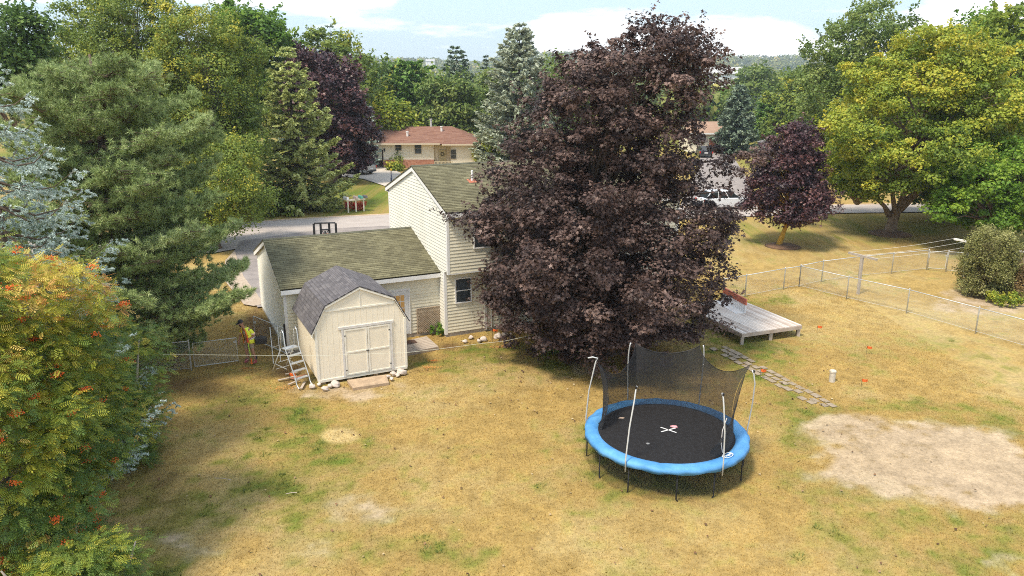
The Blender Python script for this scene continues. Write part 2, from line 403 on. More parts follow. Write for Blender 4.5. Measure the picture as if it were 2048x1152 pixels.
GREEN = [(600, 850, 85, 60, .85), (640, 900, 110, 80, .75), (560, 930, 90, 60, .6), (600, 1000, 110, 70, .45), (860, 1100, 130, 60, .6), (740, 1060, 90, 50, .4), (460, 780, 120, 45, .65), (370, 800, 60, 45, .5),
         (620, 800, 70, 35, .6), (1500, 720, 75, 45, .9), (1550, 790, 90, 40, .7), (1440, 700, 60, 30, .8), (1640, 830, 90, 25, .7), (1800, 812, 200, 14, .75), (1950, 840, 120, 16, .85), (2010, 865, 60, 16, .9),
         (1600, 900, 60, 50, .5), (1700, 980, 110, 30, .55), (1850, 1040, 200, 30, .6), (1950, 1110, 160, 60, .6), (1560, 960, 60, 60, .45), (1750, 1080, 150, 50, .4), (1340, 960, 190, 55, .75), (1200, 900, 45, 60, .5),
         (960, 700, 120, 16, .75), (870, 720, 60, 20, .7), (1130, 700, 70, 30, .95), (1230, 720, 90, 30, .5), (1780, 690, 120, 30, .45), (1560, 690, 60, 25, .55), (1000, 690, 90, 14, .7),
         (280, 900, 60, 160, .5), (350, 1000, 100, 50, .35), (300, 1120, 80, 60, .4), (520, 640, 60, 20, .4), (700, 400, 120, 40, .9), (740, 390, 60, 40, 1.), (1500, 600, 60, 12, .6), (1700, 440, 300, 14, .55), (1850, 455, 160, 22, .7),
         (1560, 470, 140, 14, .5), (1980, 490, 90, 30, .6), (1080, 900, 110, 40, .25), (1330, 1080, 120, 50, .3), (660, 438, 140, 6, .4), (620, 460, 160, 10, .7)]
DIRT = [(1850, 905, 215, 72, 1.25), (1980, 950, 150, 62, 1.2), (1700, 850, 90, 32, 1.1), (1650, 862, 35, 18, .6), (720, 1012, 85, 38, .62), (690, 785, 75, 18, .85), (600, 780, 40, 14, .75), (780, 770, 50, 12, .6),
        (620, 1090, 60, 25, .42), (380, 1085, 80, 30, .42), (1180, 735, 40, 14, .7), (1990, 600, 150, 26, .8), (1900, 590, 40, 16, .7), (520, 1130, 60, 30, .3), (2010, 1130, 60, 30, .4)]
BROWN = [(400, 770, 100, 28, .8), (330, 830, 60, 50, .6), (520, 650, 36, 45, .95), (580, 745, 40, 30, .8), (1566, 491, 25, 5, 1.1), (1780, 466, 36, 5, 1.1), (1230, 700, 150, 40, .55), (320, 950, 60, 90, .45), (1350, 960, 150, 40, .35), (900, 690, 30, 8, .8), (1960, 605, 60, 14, .6)]  # mulch and brown soil, plus shade painted in around the rowan
STRAW = [(680, 867, 36, 15, 1.6), (1360, 1040, 200, 60, .5), (1750, 640, 260, 60, .5), (1200, 1090, 160, 50, .45), (1930, 870, 90, 14, .7)]
def groundcol(x, y):
    x = np.asarray(x, float); y = np.asarray(y, float)
    n1 = fbm(x, y, 3.2, 3, 5); n2 = fbm(x, y, .9, 9, 4); n3 = fbm(x, y, 7., 21, 3); n4 = fbm(x, y, .35, 31, 2)
    tan = np.array([.370, .256, .092]); straw = np.array([.47, .36, .17]); olive = np.array([.215, .195, .05]); green = np.array([.115, .155, .028]); brown = np.array([.20, .125, .06]); dirt = np.array([.42, .325, .225])
    def mixc(c, d, w): w = np.clip(w, 0, 1)[..., None]; return c*(1-w)+d*w
    c = np.broadcast_to(tan, x.shape+(3,)).copy()
    c = mixc(c, straw, (n1-.42)*2.6+(n2-.5)*1.3)
    far = np.clip((y-70)/60, 0, 1)
    g = ell(x, y, GREEN, .8)*1.0+far*.8
    g = g*.88+(n1-.5)*.9+(n2-.5)*1.2+(n4-.5)*1.1
    c = mixc(c, olive, (g-.12)*1.7)
    c = mixc(c, green, (g-.62)*2.1)
    st = ell(x, y, STRAW, .35)
    c = mixc(c, straw*1.05, np.clip(st*1.0+(n2-.5)*.6-.25, 0, 1))
    b = ell(x, y, BROWN, .6)+(n2-.5)*1.1+(n4-.5)*.5
    c = mixc(c, brown, (b-.35)*1.6)
    d = ell(x, y, DIRT, .36)+(n1-.5)*.4+(n2-.5)*.8+(n4-.5)*.8
    dw = np.clip((d-.45)*2.0, 0, 1)*(.8+.2*n3)
    c = mixc(c, dirt*(.84+.32*n2)[..., None], dw)
    c = c*(.74+.52*n4)[..., None]
    return c, dw
def axis(lo, hi, step, out):
    a = np.arange(lo, hi+step/2, step); l, r = [], []; s = step; p = lo
    while p > -out: s *= 1.22; p -= s; l.append(p)
    s = step; p = a[-1]
    while p < out: s *= 1.22; p += s; r.append(p)
    return np.concatenate([l[::-1], a, r])
def ground_height(x, y):
    return .05*(fbm(x, y, 2.6, 5, 3)-.5)*np.clip((60-y)/20, 0, 1)-.07
gx = axis(-20, 24, .13, 4000.); gy = axis(12, 45, .13, 4000.)
GX, GY = np.meshgrid(gx, gy); gc, gd = groundcol(GX.ravel(), GY.ravel())
hz = ground_height(GX.ravel(), GY.ravel())
me = bpy.data.meshes.new('ground'); nx, ny = len(gx), len(gy)
me.vertices.add(nx*ny); me.vertices.foreach_set('co', np.stack([GX.ravel(), GY.ravel(), hz], 1).astype(np.float32).ravel())
ii = (np.arange(ny-1)[:, None]*nx+np.arange(nx-1)[None]).ravel(); q = np.stack([ii, ii+1, ii+1+nx, ii+nx], 1)
me.loops.add(q.size); me.loops.foreach_set('vertex_index', q.ravel().astype(np.int32)); me.polygons.add(len(q)); me.polygons.foreach_set('loop_start', (np.arange(len(q))*4).astype(np.int32))
me.update(calc_edges=True); me.polygons.foreach_set('use_smooth', [True]*len(q))
ca = me.color_attributes.new('gcol', 'FLOAT_COLOR', 'POINT'); ca.data.foreach_set('color', np.concatenate([gc, gd[:, None]], 1).astype(np.float32).ravel())
gm = bpy.data.materials.new('lawn_ground'); gm.use_nodes = True; nt = gm.node_tree; b = nt.nodes['Principled BSDF']; b.inputs['Roughness'].default_value = 1; b.inputs['Specular IOR Level'].default_value = .05
at = nt.nodes.new('ShaderNodeAttribute'); at.attribute_name = 'gcol'; tcn = nt.nodes.new('ShaderNodeTexCoord')
nn = nt.nodes.new('ShaderNodeTexNoise'); nn.inputs['Scale'].default_value = 9; nn.inputs['Detail'].default_value = 8; nn.inputs['Roughness'].default_value = .8; nt.links.new(tcn.outputs['Object'], nn.inputs['Vector'])
mr = nt.nodes.new('ShaderNodeMapRange'); mr.inputs[1].default_value = .32; mr.inputs[2].default_value = .68; mr.inputs[3].default_value = .64; mr.inputs[4].default_value = 1.30; nt.links.new(nn.outputs['Fac'], mr.inputs[0])
vm = nt.nodes.new('ShaderNodeVectorMath'); vm.operation = 'SCALE'; nt.links.new(at.outputs['Color'], vm.inputs[0]); nt.links.new(mr.outputs[0], vm.inputs[3]); nt.links.new(vm.outputs[0], b.inputs['Base Color'])
bp = nt.nodes.new('ShaderNodeBump'); bp.inputs['Strength'].default_value = .8; bp.inputs['Distance'].default_value = .04; nt.links.new(nn.outputs['Fac'], bp.inputs['Height']); nt.links.new(bp.outputs[0], b.inputs['Normal'])
me.materials.append(gm); go = bpy.data.objects.new('ground', me); COL.objects.link(go); tag(go, kind='structure')

# short grass blades, coloured like the turf they stand in
def grass(n, x0, x1, y0, y1, hmin, hmax, seed, obj=None):
    g = np.random.default_rng(seed); y = y0+(y1-y0)*g.random(n)**1.0; x = x0+(x1-x0)*g.random(n)
    keep = np.abs(x) < (y*.70+2.5); x, y = x[keep], y[keep]
    c, dw = groundcol(x, y); k2 = g.random(len(x)) > dw*1.05
    for (ox, oy, w, d, a) in CLEAR:
        dx, dy = x-ox, y-oy; u = dx*math.cos(a)+dy*math.sin(a); v = -dx*math.sin(a)+dy*math.cos(a); k2 &= ~((u > 0) & (u < w) & (v > 0) & (v < d))
    x, y, c = x[k2], y[k2], c[k2]; m = len(x)
    c = c*(.84+.42*g.random(m))[:, None]*np.array([1.12, 1.12, 1.0])
    ht = hmin+(hmax-hmin)*g.random(m); z = ground_height(x, y)
    C = np.stack([x, y, z-.01], 1); up = unit(np.array([0, 0, 1.])+g.normal(size=(m, 3))*.55); up[:, 2] = np.abs(up[:, 2])
    sd = rnd(m); tv = np.array([(0, -.16, 0), (1, 0, 0), (0, .16, 0)])
    V = place(tv, C, np.cross(up, sd), ht, up)
    o = npmesh('grass', V, 3, m, NEEDF, np.zeros(m), GRASSM)
    ca = o.data.color_attributes.new('gcol', 'FLOAT_COLOR', 'POINT'); ca.data.foreach_set('color', np.repeat(np.concatenate([c, np.ones((m, 1))], 1), 3, axis=0).astype(np.float32).ravel())
    return tag(o, 'short dry turf of straw and green blades covering the yard', 'grass', kind='stuff')
GRASSM = bpy.data.materials.new('grass_blades'); GRASSM.use_nodes = True; nt = GRASSM.node_tree; b = nt.nodes['Principled BSDF']; b.inputs['Roughness'].default_value = .8; b.inputs['Specular IOR Level'].default_value = .15
at = nt.nodes.new('ShaderNodeAttribute'); at.attribute_name = 'gcol'; nt.links.new(at.outputs['Color'], b.inputs['Base Color'])
YAW = .4464; HX, HY = -2.925, 32.05
U = (math.cos(YAW), math.sin(YAW)); V_ = (-U[1], U[0])
def HW(a, b, z=0): return (HX+U[0]*a+V_[0]*b, HY+U[1]*a+V_[1]*b, z)
def toH(x, y): dx, dy = x-HX, y-HY; return (dx*U[0]+dy*U[1], dx*V_[0]+dy*V_[1])
def raywall(px, py, bb):
    """where the sight line meets the house plane b = bb -> (a, z)"""
    d = np.array([(px-1024)/F, CO-(py-576)/F*SI, -SI-(py-576)/F*CO]); n = np.array([V_[0], V_[1], 0]); o = np.array([0, 0, H])
    q = np.array(HW(0, bb)); t = (q-o).dot(n)/d.dot(n); p = o+d*t; return toH(p[0], p[1])[0], p[2]
# scattered taller tufts, weeds and fallen leaves
SHO = P(637, 768); SYAW = R(26); SW, SD = 3.45, 3.45
CLEAR = [(SHO[0], SHO[1], SW, SD, SYAW), (*HW(0, -.1)[:2], 12, 8.1, YAW), (*HW(-6.7, .65)[:2], 6.7, 7.6, YAW)]
grass(700000, -16, 18, 12.5, 42, .03, .075, 5)
def weeds(n, seed):
    g = np.random.default_rng(seed); y = 13+27*g.random(n)**1.2; x = (g.random(n)*2-1)*(y*.62); c, dw = groundcol(x, y); gr = c[:, 1]/c[:, 0]; k2 = (gr > .80+.25*g.random(n)) & (dw < .4)
    x, y = x[k2], y[k2]; n = len(x); k = 26; ci = np.repeat(np.arange(n), k); m = len(ci); r = .05+.13*g.random(n); a = g.random(m)*6.283; rr = r[ci]*np.sqrt(g.random(m)); X_, Y_ = x[ci]+rr*np.cos(a), y[ci]+rr*np.sin(a)
    up = unit(np.stack([np.cos(a)*.8, np.sin(a)*.8, .5+g.random(m)], 1)); C = np.stack([X_, Y_, ground_height(X_, Y_)-.01], 1); V = place(np.array([(0, -.12, 0), (1, 0, 0), (0, .12, 0)]), C, np.cross(up, rnd(m)), .06+.07*g.random(m), up)
    o = npmesh('weeds', V, 3, m, NEEDF, np.clip(.45+.25*g.normal(size=n)[ci]+.1*g.normal(size=m), 0, 1), leafmat('weed_leaves', [(0, (.09, .13, .025)), (.6, (.19, .23, .05)), (1, (.36, .34, .11))])); tag(o, 'small weed tufts scattered through the lawn', 'weeds', kind='stuff')
weeds(1800, 61)
def litter(n, seed):
    g = np.random.default_rng(seed); n2 = n//2; x = np.concatenate([3.8+g.normal(size=n2)*4.2, (g.random(n-n2)*2-1)*13]); y = np.concatenate([28+g.normal(size=n2)*3.5, 14+20*g.random(n-n2)])
    C = np.stack([x, y, ground_height(x, y)+.035+.02*g.random(n)], 1); V = place(LQ*np.array([1, 1.4, 3]), C, np.array([0, 0, 1.])+g.normal(size=(n, 3))*.35, .05+.05*g.random(n))
    o = npmesh('fallen_leaves', V, 4, n, LQF, g.random(n), leafmat('litter', [(0, (.06, .03, .02)), (.5, (.22, .12, .06)), (1, (.48, .38, .22))], .8, .2, 0)); tag(o, 'dry fallen leaves strewn over the lawn', 'fallen leaves', kind='stuff')
litter(800, 62)

# ------------------------------------------------------------------ roads and paths
ASPH = mat('asphalt_pale', (.36, .315, .29), .95, vscale=1.2, col2=(.45, .40, .37), bump=.3, bscale=50, stretch=(.35, 1, 1))
ASPHD = mat('asphalt_drive', (.20, .175, .17), .95, vscale=.8, col2=(.33, .29, .27), bump=.3, bscale=50)
CONC = mat('concrete_drive', (.50, .44, .38), .9, vscale=1.4, col2=(.58, .52, .46), bump=.2, bscale=40)
GRAV = mat('gravel_edge', (.55, .43, .34), 1, vscale=3, col2=(.42, .30, .18), bump=.5, bscale=40)
def sheet(name, pts, z, M):
    mb = MB(); mb.add([(x, y, z) for x, y in pts], [tuple(range(len(pts)))]); o = mb.build(name, M, fix=False)
    if o.data.polygons[0].normal.z < 0: o.data.flip_normals()
    return tag(o, kind='structure')
def pp(*l): return [P(a, b)[:2] for a, b in l]
far_edge = [(-60, 38), (-34, 52), *pp((440, 449), (540, 442), (640, 436), (780, 429)), (5, 65.5), (18, 67), (30.3, 68.1), (45, 69.5), (70, 72), (120, 80)]
near_edge = [(-62, 30), (-34, 42), (-24, 47.5), *pp((430, 505)), (-17.5, 51.0), (-14, 55.), *pp((620, 465), (700, 459), (780, 455)), (5, 60), (18, 62), (28.6, 64), (45, 65), (70, 67), (122, 74)]
sheet('road', far_edge+near_edge[::-1], .006, ASPH)
sheet('road_verge', [(x, y+.0) for x, y in far_edge]+[(x, y+.55) for x, y in far_edge][::-1], .012, GRAV)
sheet('driveway', [HW(-6.9, 8.1)[:2], HW(-.6, 8.1)[:2], (-8.0, 50), (-7.5, 58.5), (-14, 57), (-19, 52.5), (-18.3, 49.3), (-15.4, 42.5)], .012, ASPHD)
EDG = mat('edging_tan', (.36, .28, .21), .95, vscale=3, col2=(.46, .38, .30), bump=.4, bscale=30)
sheet('driveway_edging', [(-12.9, 36.6), (-13.5, 36.9), (-16.4, 42.0), (-17.9, 46.5), (-18.3, 49.3), (-15.4, 42.5), (-12.5, 37.0)], .018, EDG)
# drive of the ranch house, drive of the garage across the road
sheet('neighbour_drive', pp((783, 392), (770, 372), (728, 358), (680, 352), (640, 340), (640, 331), (762, 331), (800, 345), (840, 372), (845, 392))+[(-2.5, 66), (-8.5, 66)], .012, CONC)
sheet('far_drive', pp((1360, 412), (1400, 330), (1400, 303), (1447, 303), (1462, 306), (1490, 350), (1508, 400), (1512, 412)), .014, ASPHD)

mbp = MB()
p0, p1 = Vector(P(1436, 692)), Vector(P(1640, 803)); dv = (p1-p0); ln = dv.length; dv.normalize(); sd = Vector((dv.y, -dv.x, 0)); PV = random.Random(3)
k = 0; s = 0
while s < ln+.5:
    for j in (-1, 0, 1):
        if PV.random() < .10: continue
        c = p0+dv*(s+(.15 if j else 0))+sd*(j*.29)+Vector((PV.uniform(-.04, .04), PV.uniform(-.04, .04), 0)); w, l = PV.uniform(.10, .135), PV.uniform(.14, .18)
        vs = [c+dv*(a*l)+sd*(b_*w) for a, b_ in ((-1, -1), (1, -1), (1, 1), (-1, 1))]
        h0 = -.05; h1 = -.035+PV.uniform(-.015, .012)
        mbp.add([(v.x, v.y, h0) for v in vs]+[(v.x, v.y, h1) for v in vs], [(4, 5, 6, 7), (0, 1, 5, 4), (1, 2, 6, 5), (2, 3, 7, 6), (3, 0, 4, 7)])
    s += .42
tag(mbp.build('paver_path', mat('pavers', (.22, .175, .12), .95, vscale=5, col2=(.38, .31, .235), bump=.4, bscale=40)), kind='structure')

# ------------------------------------------------------------------ house
WHITE = mat('white_trim', (.80, .79, .78), .6, .04, 2)
SIDE = mat('cream_siding', (.77, .72, .57), .6, .05, .7, stretch=(1, 1, 3))
SIDEW = mat('sunlit_siding', (.76, .74, .66), .6, .09, .9)  # whiter copy of the cream siding, sunlight on the left gables put into colour
GLASS = mat('window_glass', (.05, .06, .07), .12, .5, 1.2, spec=.6)
ROOFG = shingles('mossy_shingles', (.135, .125, .075), (.235, .22, .135), (.085, .08, .055), .33, .145, mscale=.55)
ROOFB = shingles('grey_shingles', (.105, .10, .11), (.19, .18, .19), (.14, .13, .14), .28, .14, mscale=.9)
ROOFR = shingles('red_brown_shingles', (.20, .10, .075), (.30, .17, .125), (.25, .145, .11), .9, .2, mscale=.4)
ROOFT = shingles('tan_shingles', (.34, .22, .155), (.42, .28, .21), (.36, .25, .19), .9, .2, mscale=.4)
def siding(mb, org, u, n, z0, z1, lr, step=.145):
    """clapboards: each course leans out to a lip over the one below"""
    o = Vector(org); u = Vector(u); n = Vector(n); z = z0
    while z < z1-.01:
        zt = min(z+step, z1); l0, r0 = lr(z+.001); l1, r1 = lr(zt-.001)
        if r0-l0 > .03:
            if r1 < l1: r1 = l1 = (r1+l1)/2
            q = lambda a, zz, d: o+u*a+n*d+Vector((0, 0, zz))
            mb.add([q(l0, z, .027), q(r0, z, .027), q(r1, zt, .003), q(l1, zt, .003), q(l0, z, .002), q(r0, z, .002)], [(0, 1, 2, 3), (4, 5, 1, 0)])
        z = zt
def roofplane(mb, e0, e1, r1, r0, step=.145, th=.05):
    """shingle courses from eave e0-e1 to ridge r0-r1, with a lip per course; uv in metres"""
    e0, e1, r0, r1 = map(Vector, (e0, e1, r0, r1)); nrm = (e1-e0).cross(r0-e0).normalized()
    if nrm.z < 0: nrm = -nrm
    sl = ((r0-e0).length+(r1-e1).length)/2; n = max(1, int(sl/step)); wid = (e1-e0).length
    for k in range(n):
        a, b_ = k/n, (k+1)/n
        p0, p1, p2, p3 = e0.lerp(r0, a), e1.lerp(r1, a), e1.lerp(r1, b_), e0.lerp(r0, b_)
        u0 = (p0-e0).dot((e1-e0)/wid); u1 = (p1-e0).dot((e1-e0)/wid); u2 = (p2-e0).dot((e1-e0)/wid); u3 = (p3-e0).dot((e1-e0)/wid)
        mb.add([p0+nrm*.012, p1+nrm*.012, p2+nrm*.001, p3+nrm*.001, p0, p1], [(0, 1, 2, 3), (4, 5, 1, 0)],
               [(u0, a*sl+.002), (u1, a*sl+.002), (u2, b_*sl-.002), (u3, b_*sl-.002), (u0, a*sl), (u1, a*sl)])
    d = -nrm*th
    mb.add([e0, e1, r1, r0, e0+d, e1+d, r1+d, r0+d], [(7, 6, 5, 4), (4, 5, 1, 0), (5, 6, 2, 1), (7, 4, 0, 3)], [(0, 0), (wid, 0), (wid, sl), (0, sl)]*2)
house = thing('split_level_house', 'cream sided two storey house with mossy green roof and attached garage wing', 'house', (HX, HY, 0), YAW)
HL = 12.0; BB = 7.86; OV = .45; ZO = 2.90; ZE = 5.61; SLP = 1.503/4.45; RB = 3.70; EB = .75
def zr(b_): return ZE+((b_+EB) if b_ < RB else (2*RB+EB-b_))*SLP
mb = MB()
mb.box(.03, HL-.03, .03, BB-.03, -.1, ZO)
wp = [(-OV+.03, ZO+.005), (BB-.03, ZO+.005), (BB-.03, zr(BB)-.14), (RB, zr(RB)-.14), (-OV+.03, zr(-OV)-.14)]
mb.prism(wp, .03, HL-.03, 'x')
siding(mb, (0, 0, 0), (1, 0, 0), (0, -1, 0), .12, ZO-.02, lambda z: (.03, HL-.03))
siding(mb, (0, -OV, 0), (1, 0, 0), (0, -1, 0), ZO+.02, zr(-OV)-.12, lambda z: (.03, HL-.03))
siding(mb, (0, BB, 0), (1, 0, 0), (0, 1, 0), .12, zr(BB)-.12, lambda z: (.03, HL-.03))
mb.build('wall', SIDE, house)
def lrg(z): # gable limits at height z
    lo, hi = (0.03 if z < ZO else -OV+.03), BB-.03
    if z > zr(-OV)-.16:
        lo = max(lo, (z+.14-ZE)/SLP-EB); hi = min(hi, 2*RB+EB-(z+.14-ZE)/SLP)
    return lo, hi
mb = MB(); siding(mb, (0, 0, 0), (0, 1, 0), (-1, 0, 0), .12, zr(RB)-.15, lrg); tag(mb.build('gable_wall', SIDEW, house), 'gable end siding coloured sunlit white')
mb = MB(); siding(mb, (HL, 0, 0), (0, 1, 0), (1, 0, 0), .12, zr(RB)-.15, lrg); mb.build('gable_wall', SIDE, house)
mb = MB(); mb.box(.01, HL-.01, -.005+.02, BB-.02, -.2, .12); mb.build('foundation', mat('foundation', (.42, .38, .33), .95, .2, 6), house)
mb = MB()
roofplane(mb, (-.12, -EB, ZE), (HL+.12, -EB, ZE), (HL+.12, RB, zr(RB)), (-.12, RB, zr(RB)))
roofplane(mb, (-.12, 2*RB+EB, ZE), (HL+.12, 2*RB+EB, ZE), (HL+.12, RB, zr(RB)), (-.12, RB, zr(RB)))
roof = mb.build('roof', ROOFG, house)
mb = MB()
for k in range(80):
    x = -.12+k*(HL+.24)/80
    mb.prism([(RB-.14, zr(RB)-.03), (RB, zr(RB)+.022), (RB+.14, zr(RB)-.03)], x, x+(HL+.24)/80-.008, 'x')
mb.build('ridge_cap', mat('ridge_dark', (.10, .10, .07), .95, .3, 3), roof)
def rake(mb, x, b0, z0, b1, z1, h=.19, t=.03):
    mb.add([(x, b0, z0), (x+t, b0, z0), (x+t, b1, z1), (x, b1, z1), (x, b0, z0-h), (x+t, b0, z0-h), (x+t, b1, z1-h), (x, b1, z1-h)],
           [(0, 1, 2, 3), (4, 7, 6, 5), (0, 3, 7, 4), (1, 5, 6, 2), (0, 4, 5, 1), (2, 6, 7, 3)])
mb = MB()
for x in (-.10, HL+.07):
    rake(mb, x, -EB, ZE-.055, RB, zr(RB)-.055); rake(mb, x, RB, zr(RB)-.055, 2*RB+EB, ZE-.055)
mb.box(-.07, HL+.07, -EB+.005, -EB+.035, ZE-.235, ZE-.058); mb.box(-.07, HL+.07, 2*RB+EB-.035, 2*RB+EB-.005, ZE-.235, ZE-.058)
mb.box(-.07, HL+.07, -EB+.036, -OV-.018, ZE-.235, ZE-.20); mb.box(-.07, HL+.07, BB+.02, 2*RB+EB-.036, ZE-.235, ZE-.20)
for y, z0, z1 in ((-OV, ZO-.02, zr(-OV)-.25), (BB, .05, ZE-.24)):
    mb.box(-.028, .09, y-.028 if y < 1 else y-.09, y+.09 if y < 1 else y+.028, z0, z1); mb.box(HL-.09, HL+.028, y-.028 if y < 1 else y-.09, y+.09 if y < 1 else y+.028, z0, z1)
mb.box(-.03, .09, -.028, .09, .05, ZO-.03); mb.box(.1, HL-.1, -OV-.024, -OV+.03, ZO-.03, ZO+.02); mb.box(.1, HL-.1, -OV+.031, .0, ZO-.02, ZO-.001)
mb.build('trim', WHITE, house)
def window(parent, a0, a1, z0, z1, bb, grid=(1, 2), name='window', fr=WHITE, dep=.05, along='x', glass=None):
    mb = MB(); w = .055; y0, y1 = bb-dep, bb-.001
    def bx(m, x0, x1, ya, yb, za, zb): m.box(x0, x1, ya, yb, za, zb) if along == 'x' else m.box(ya, yb, x0, x1, za, zb)
    bx(mb, a0-w, a0, y0, y1, z0-w, z1+w); bx(mb, a1, a1+w, y0, y1, z0-w, z1+w); bx(mb, a0, a1, y0, y1, z0-w, z0); bx(mb, a0, a1, y0, y1, z1, z1+w)
    for i in range(1, grid[1]): z = z0+(z1-z0)*i/grid[1]; bx(mb, a0, a1, y0+.004, y1, z-.02, z+.02)
    for i in range(1, grid[0]): x = a0+(a1-a0)*i/grid[0]; bx(mb, x-.014, x+.014, y0+.008, y1, z0, z1)
    o = mb.build(name, fr, parent); m2 = MB(); bx(m2, a0, a1, bb-.024, bb-.018, z0, z1); m2.build('pane', glass or GLASS, o)
    return o
a, zt = raywall(911, 558.7, 0); a2, zb = raywall(940.5, 601, 0); window(house, a, a2, zb, zt, -.018)
a, zt = raywall(948, 434, -OV); a2, zb = raywall(978, 492, -OV); window(house, a, a2+.25, zb, zt-.05, -OV-.018)
window(house, 4.6, 5.9, 3.9, 5.0, -OV-.018, (2, 2)); window(house, 8.6, 9.9, 3.9, 5.0, -OV-.018, (2, 2)); window(house, 5.0, 6.0, 1.1, 2.1, -.018)
d = window(house, 8.0, 9.9, .12, 2.1, -.018, (2, 1), 'patio_door')
mb = MB(); mb.lathe([(.05, -.25), (.05, .42)], (1.55, .35, zr(.35)), 10); vp = mb.build('vent_pipe', WHITE, roof, smooth=False)
mb = MB(); y = 1.9; mb.lathe([(.052, -.1), (.052, .46)], (2.15, y, zr(y)), 12); mb.build('vent_pipe', WHITE, roof); bpy.data.objects.remove(vp)
mb = MB(); mb.box(1.93, 2.37, y-.2, y+.2, -.0, .012, Matrix.Translation((0, 0, 0)))
fl = MB(); fl.add([(1.93, y-.22, zr(y-.22)+.02), (2.37, y-.22, zr(y-.22)+.02), (2.37, y+.14, zr(y+.14)+.02), (1.93, y+.14, zr(y+.14)+.02)], [(0, 1, 2, 3)])
fl.build('pipe_flashing', mat('rust', (.42, .15, .09), .9, .3, 8), roof, fix=False)
# pipes and meter on the lower wall
mb = MB(); a, z = raywall(970, 640, 0); mb.box(a-.05, a+.05, -.12, -.02, .05, 2.2); mb.tube([(a+.3, -.06, .1), (a+.3, -.06, 1.5)], .025, 6); mb.tube([(a+.62, -.06, .4), (a+.62, -.06, 1.4)], .02, 6); mb.box(a+.5, a+.72, -.14, -.02, 1.35, 1.7)
tag(mb.build('utility_conduit', mat('conduit', (.55, .55, .52), .6), house), 'grey conduits and meter box')
# garage wing
GA = 6.68; G0 = .707; G1 = G0+7.362; GE = 2.818; GR = G0+3.681; GEB = G0-.3; GS = 1.315/(GR-GEB)
def zg(b_): return GE+((b_-GEB) if b_ < GR else (2*GR-GEB-b_))*GS
mb = MB(); mb.prism([(G0+.03, -.1), (G1-.03, -.1), (G1-.03, zg(G1)-.15), (GR, zg(GR)-.15), (G0+.03, zg(G0)-.15)], -GA+.03, .02, 'x')
siding(mb, (-GA, G0, 0), (1, 0, 0), (0, -1, 0), .12, zg(G0)-.14, lambda z: (.03, GA))
siding(mb, (-GA, G1, 0), (1, 0, 0), (0, 1, 0), .12, zg(G0)-.14, lambda z: (.03, GA))
mb.build('garage_wall', SIDE, house)
mb = MB()
siding(mb, (-GA, 0, 0), (0, 1, 0), (-1, 0, 0), .12, zg(GR)-.16, lambda z: (G0+.03, G1-.03) if z < zg(G0)-.15 else (max(G0+.03, GEB+(z+.15-GE)/GS), min(G1-.03, 2*GR-GEB-(z+.15-GE)/GS)))
tag(mb.build('garage_wall', SIDEW, house), 'garage gable siding coloured sunlit white')
mb = MB(); mb.box(-GA-.0, -.0, G0+.0, G1-.0, -.2, .12); mb.build('foundation', MATS['foundation'], house)
mb = MB()
roofplane(mb, (-GA-.15, GEB, GE), (0, GEB, GE), (0, GR, zg(GR)), (-GA-.15, GR, zg(GR)))
roofplane(mb, (-GA-.15, 2*GR-GEB, GE), (0, 2*GR-GEB, GE), (0, GR, zg(GR)), (-GA-.15, GR, zg(GR)))
groof = mb.build('garage_roof', ROOFG, house)
mb = MB()
for k in range(46):
    x = -GA-.15+k*(GA+.15)/46; mb.prism([(GR-.14, zg(GR)-.03), (GR, zg(GR)+.022), (GR+.14, zg(GR)-.03)], x, x+(GA+.15)/46-.008, 'x')
mb.build('ridge_cap', MATS['ridge_dark'], groof)
mb = MB()
rake(mb, -GA-.13, GEB, GE-.055, GR, zg(GR)-.055); rake(mb, -GA-.13, GR, zg(GR)-.055, 2*GR-GEB, GE-.055)
mb.box(-GA-.10, -.02, GEB+.005, GEB+.035, GE-.235, GE-.058); mb.box(-GA-.10, -.02, 2*GR-GEB-.035, 2*GR-GEB-.005, GE-.235, GE-.058); mb.box(-GA-.1, -.02, GEB+.036, G0-.02, GE-.235, GE-.2)
for y in (G0, G1): mb.box(-GA-.028, -GA+.09, y-.028 if y < 2 else y-.09, y+.09 if y < 2 else y+.028, .05, GE-.24)
mb.build('garage_trim', WHITE, house)
mb = MB(); mb.box(-GA+.7, -.9, G1+.02, G1+.06, .05, 2.2); mb.build('garage_door', WHITE, house)
# back door with six panes
ar, _ = raywall(817, 620, G0); al = ar-.93
mb = MB(); mb.box(al-.07, al, G0-.06, G0-.001, .1, 2.18); mb.box(ar, ar+.07, G0-.06, G0-.001, .1, 2.18); mb.box(al, ar, G0-.06, G0-.001, 2.1, 2.18); mb.build('door_frame', WHITE, house)
mb = MB(); mb.box(al+.01, ar-.01, G0-.045, G0-.017, .12, 2.09); dr = mb.build('back_door', mat('door_white', (.74, .74, .74), .4), house)
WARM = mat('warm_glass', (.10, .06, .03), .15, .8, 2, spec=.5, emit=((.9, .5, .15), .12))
mb = MB()
for i in range(3):
    for j in range(3): x0 = al+.17+i*.2; z0 = 1.05+j*.30; mb.box(x0, x0+.17, G0-.05, G0-.044, z0, z0+.26)
mb.build('pane', WARM, dr)
mb = MB(); mb.lathe([(.02, 0), (.035, .02), (.02, .05)], (al+.09, G0-.07, 1.0), 10); mb.build('handle', mat('brass', (.5, .4, .2), .4, metal=.8), dr)

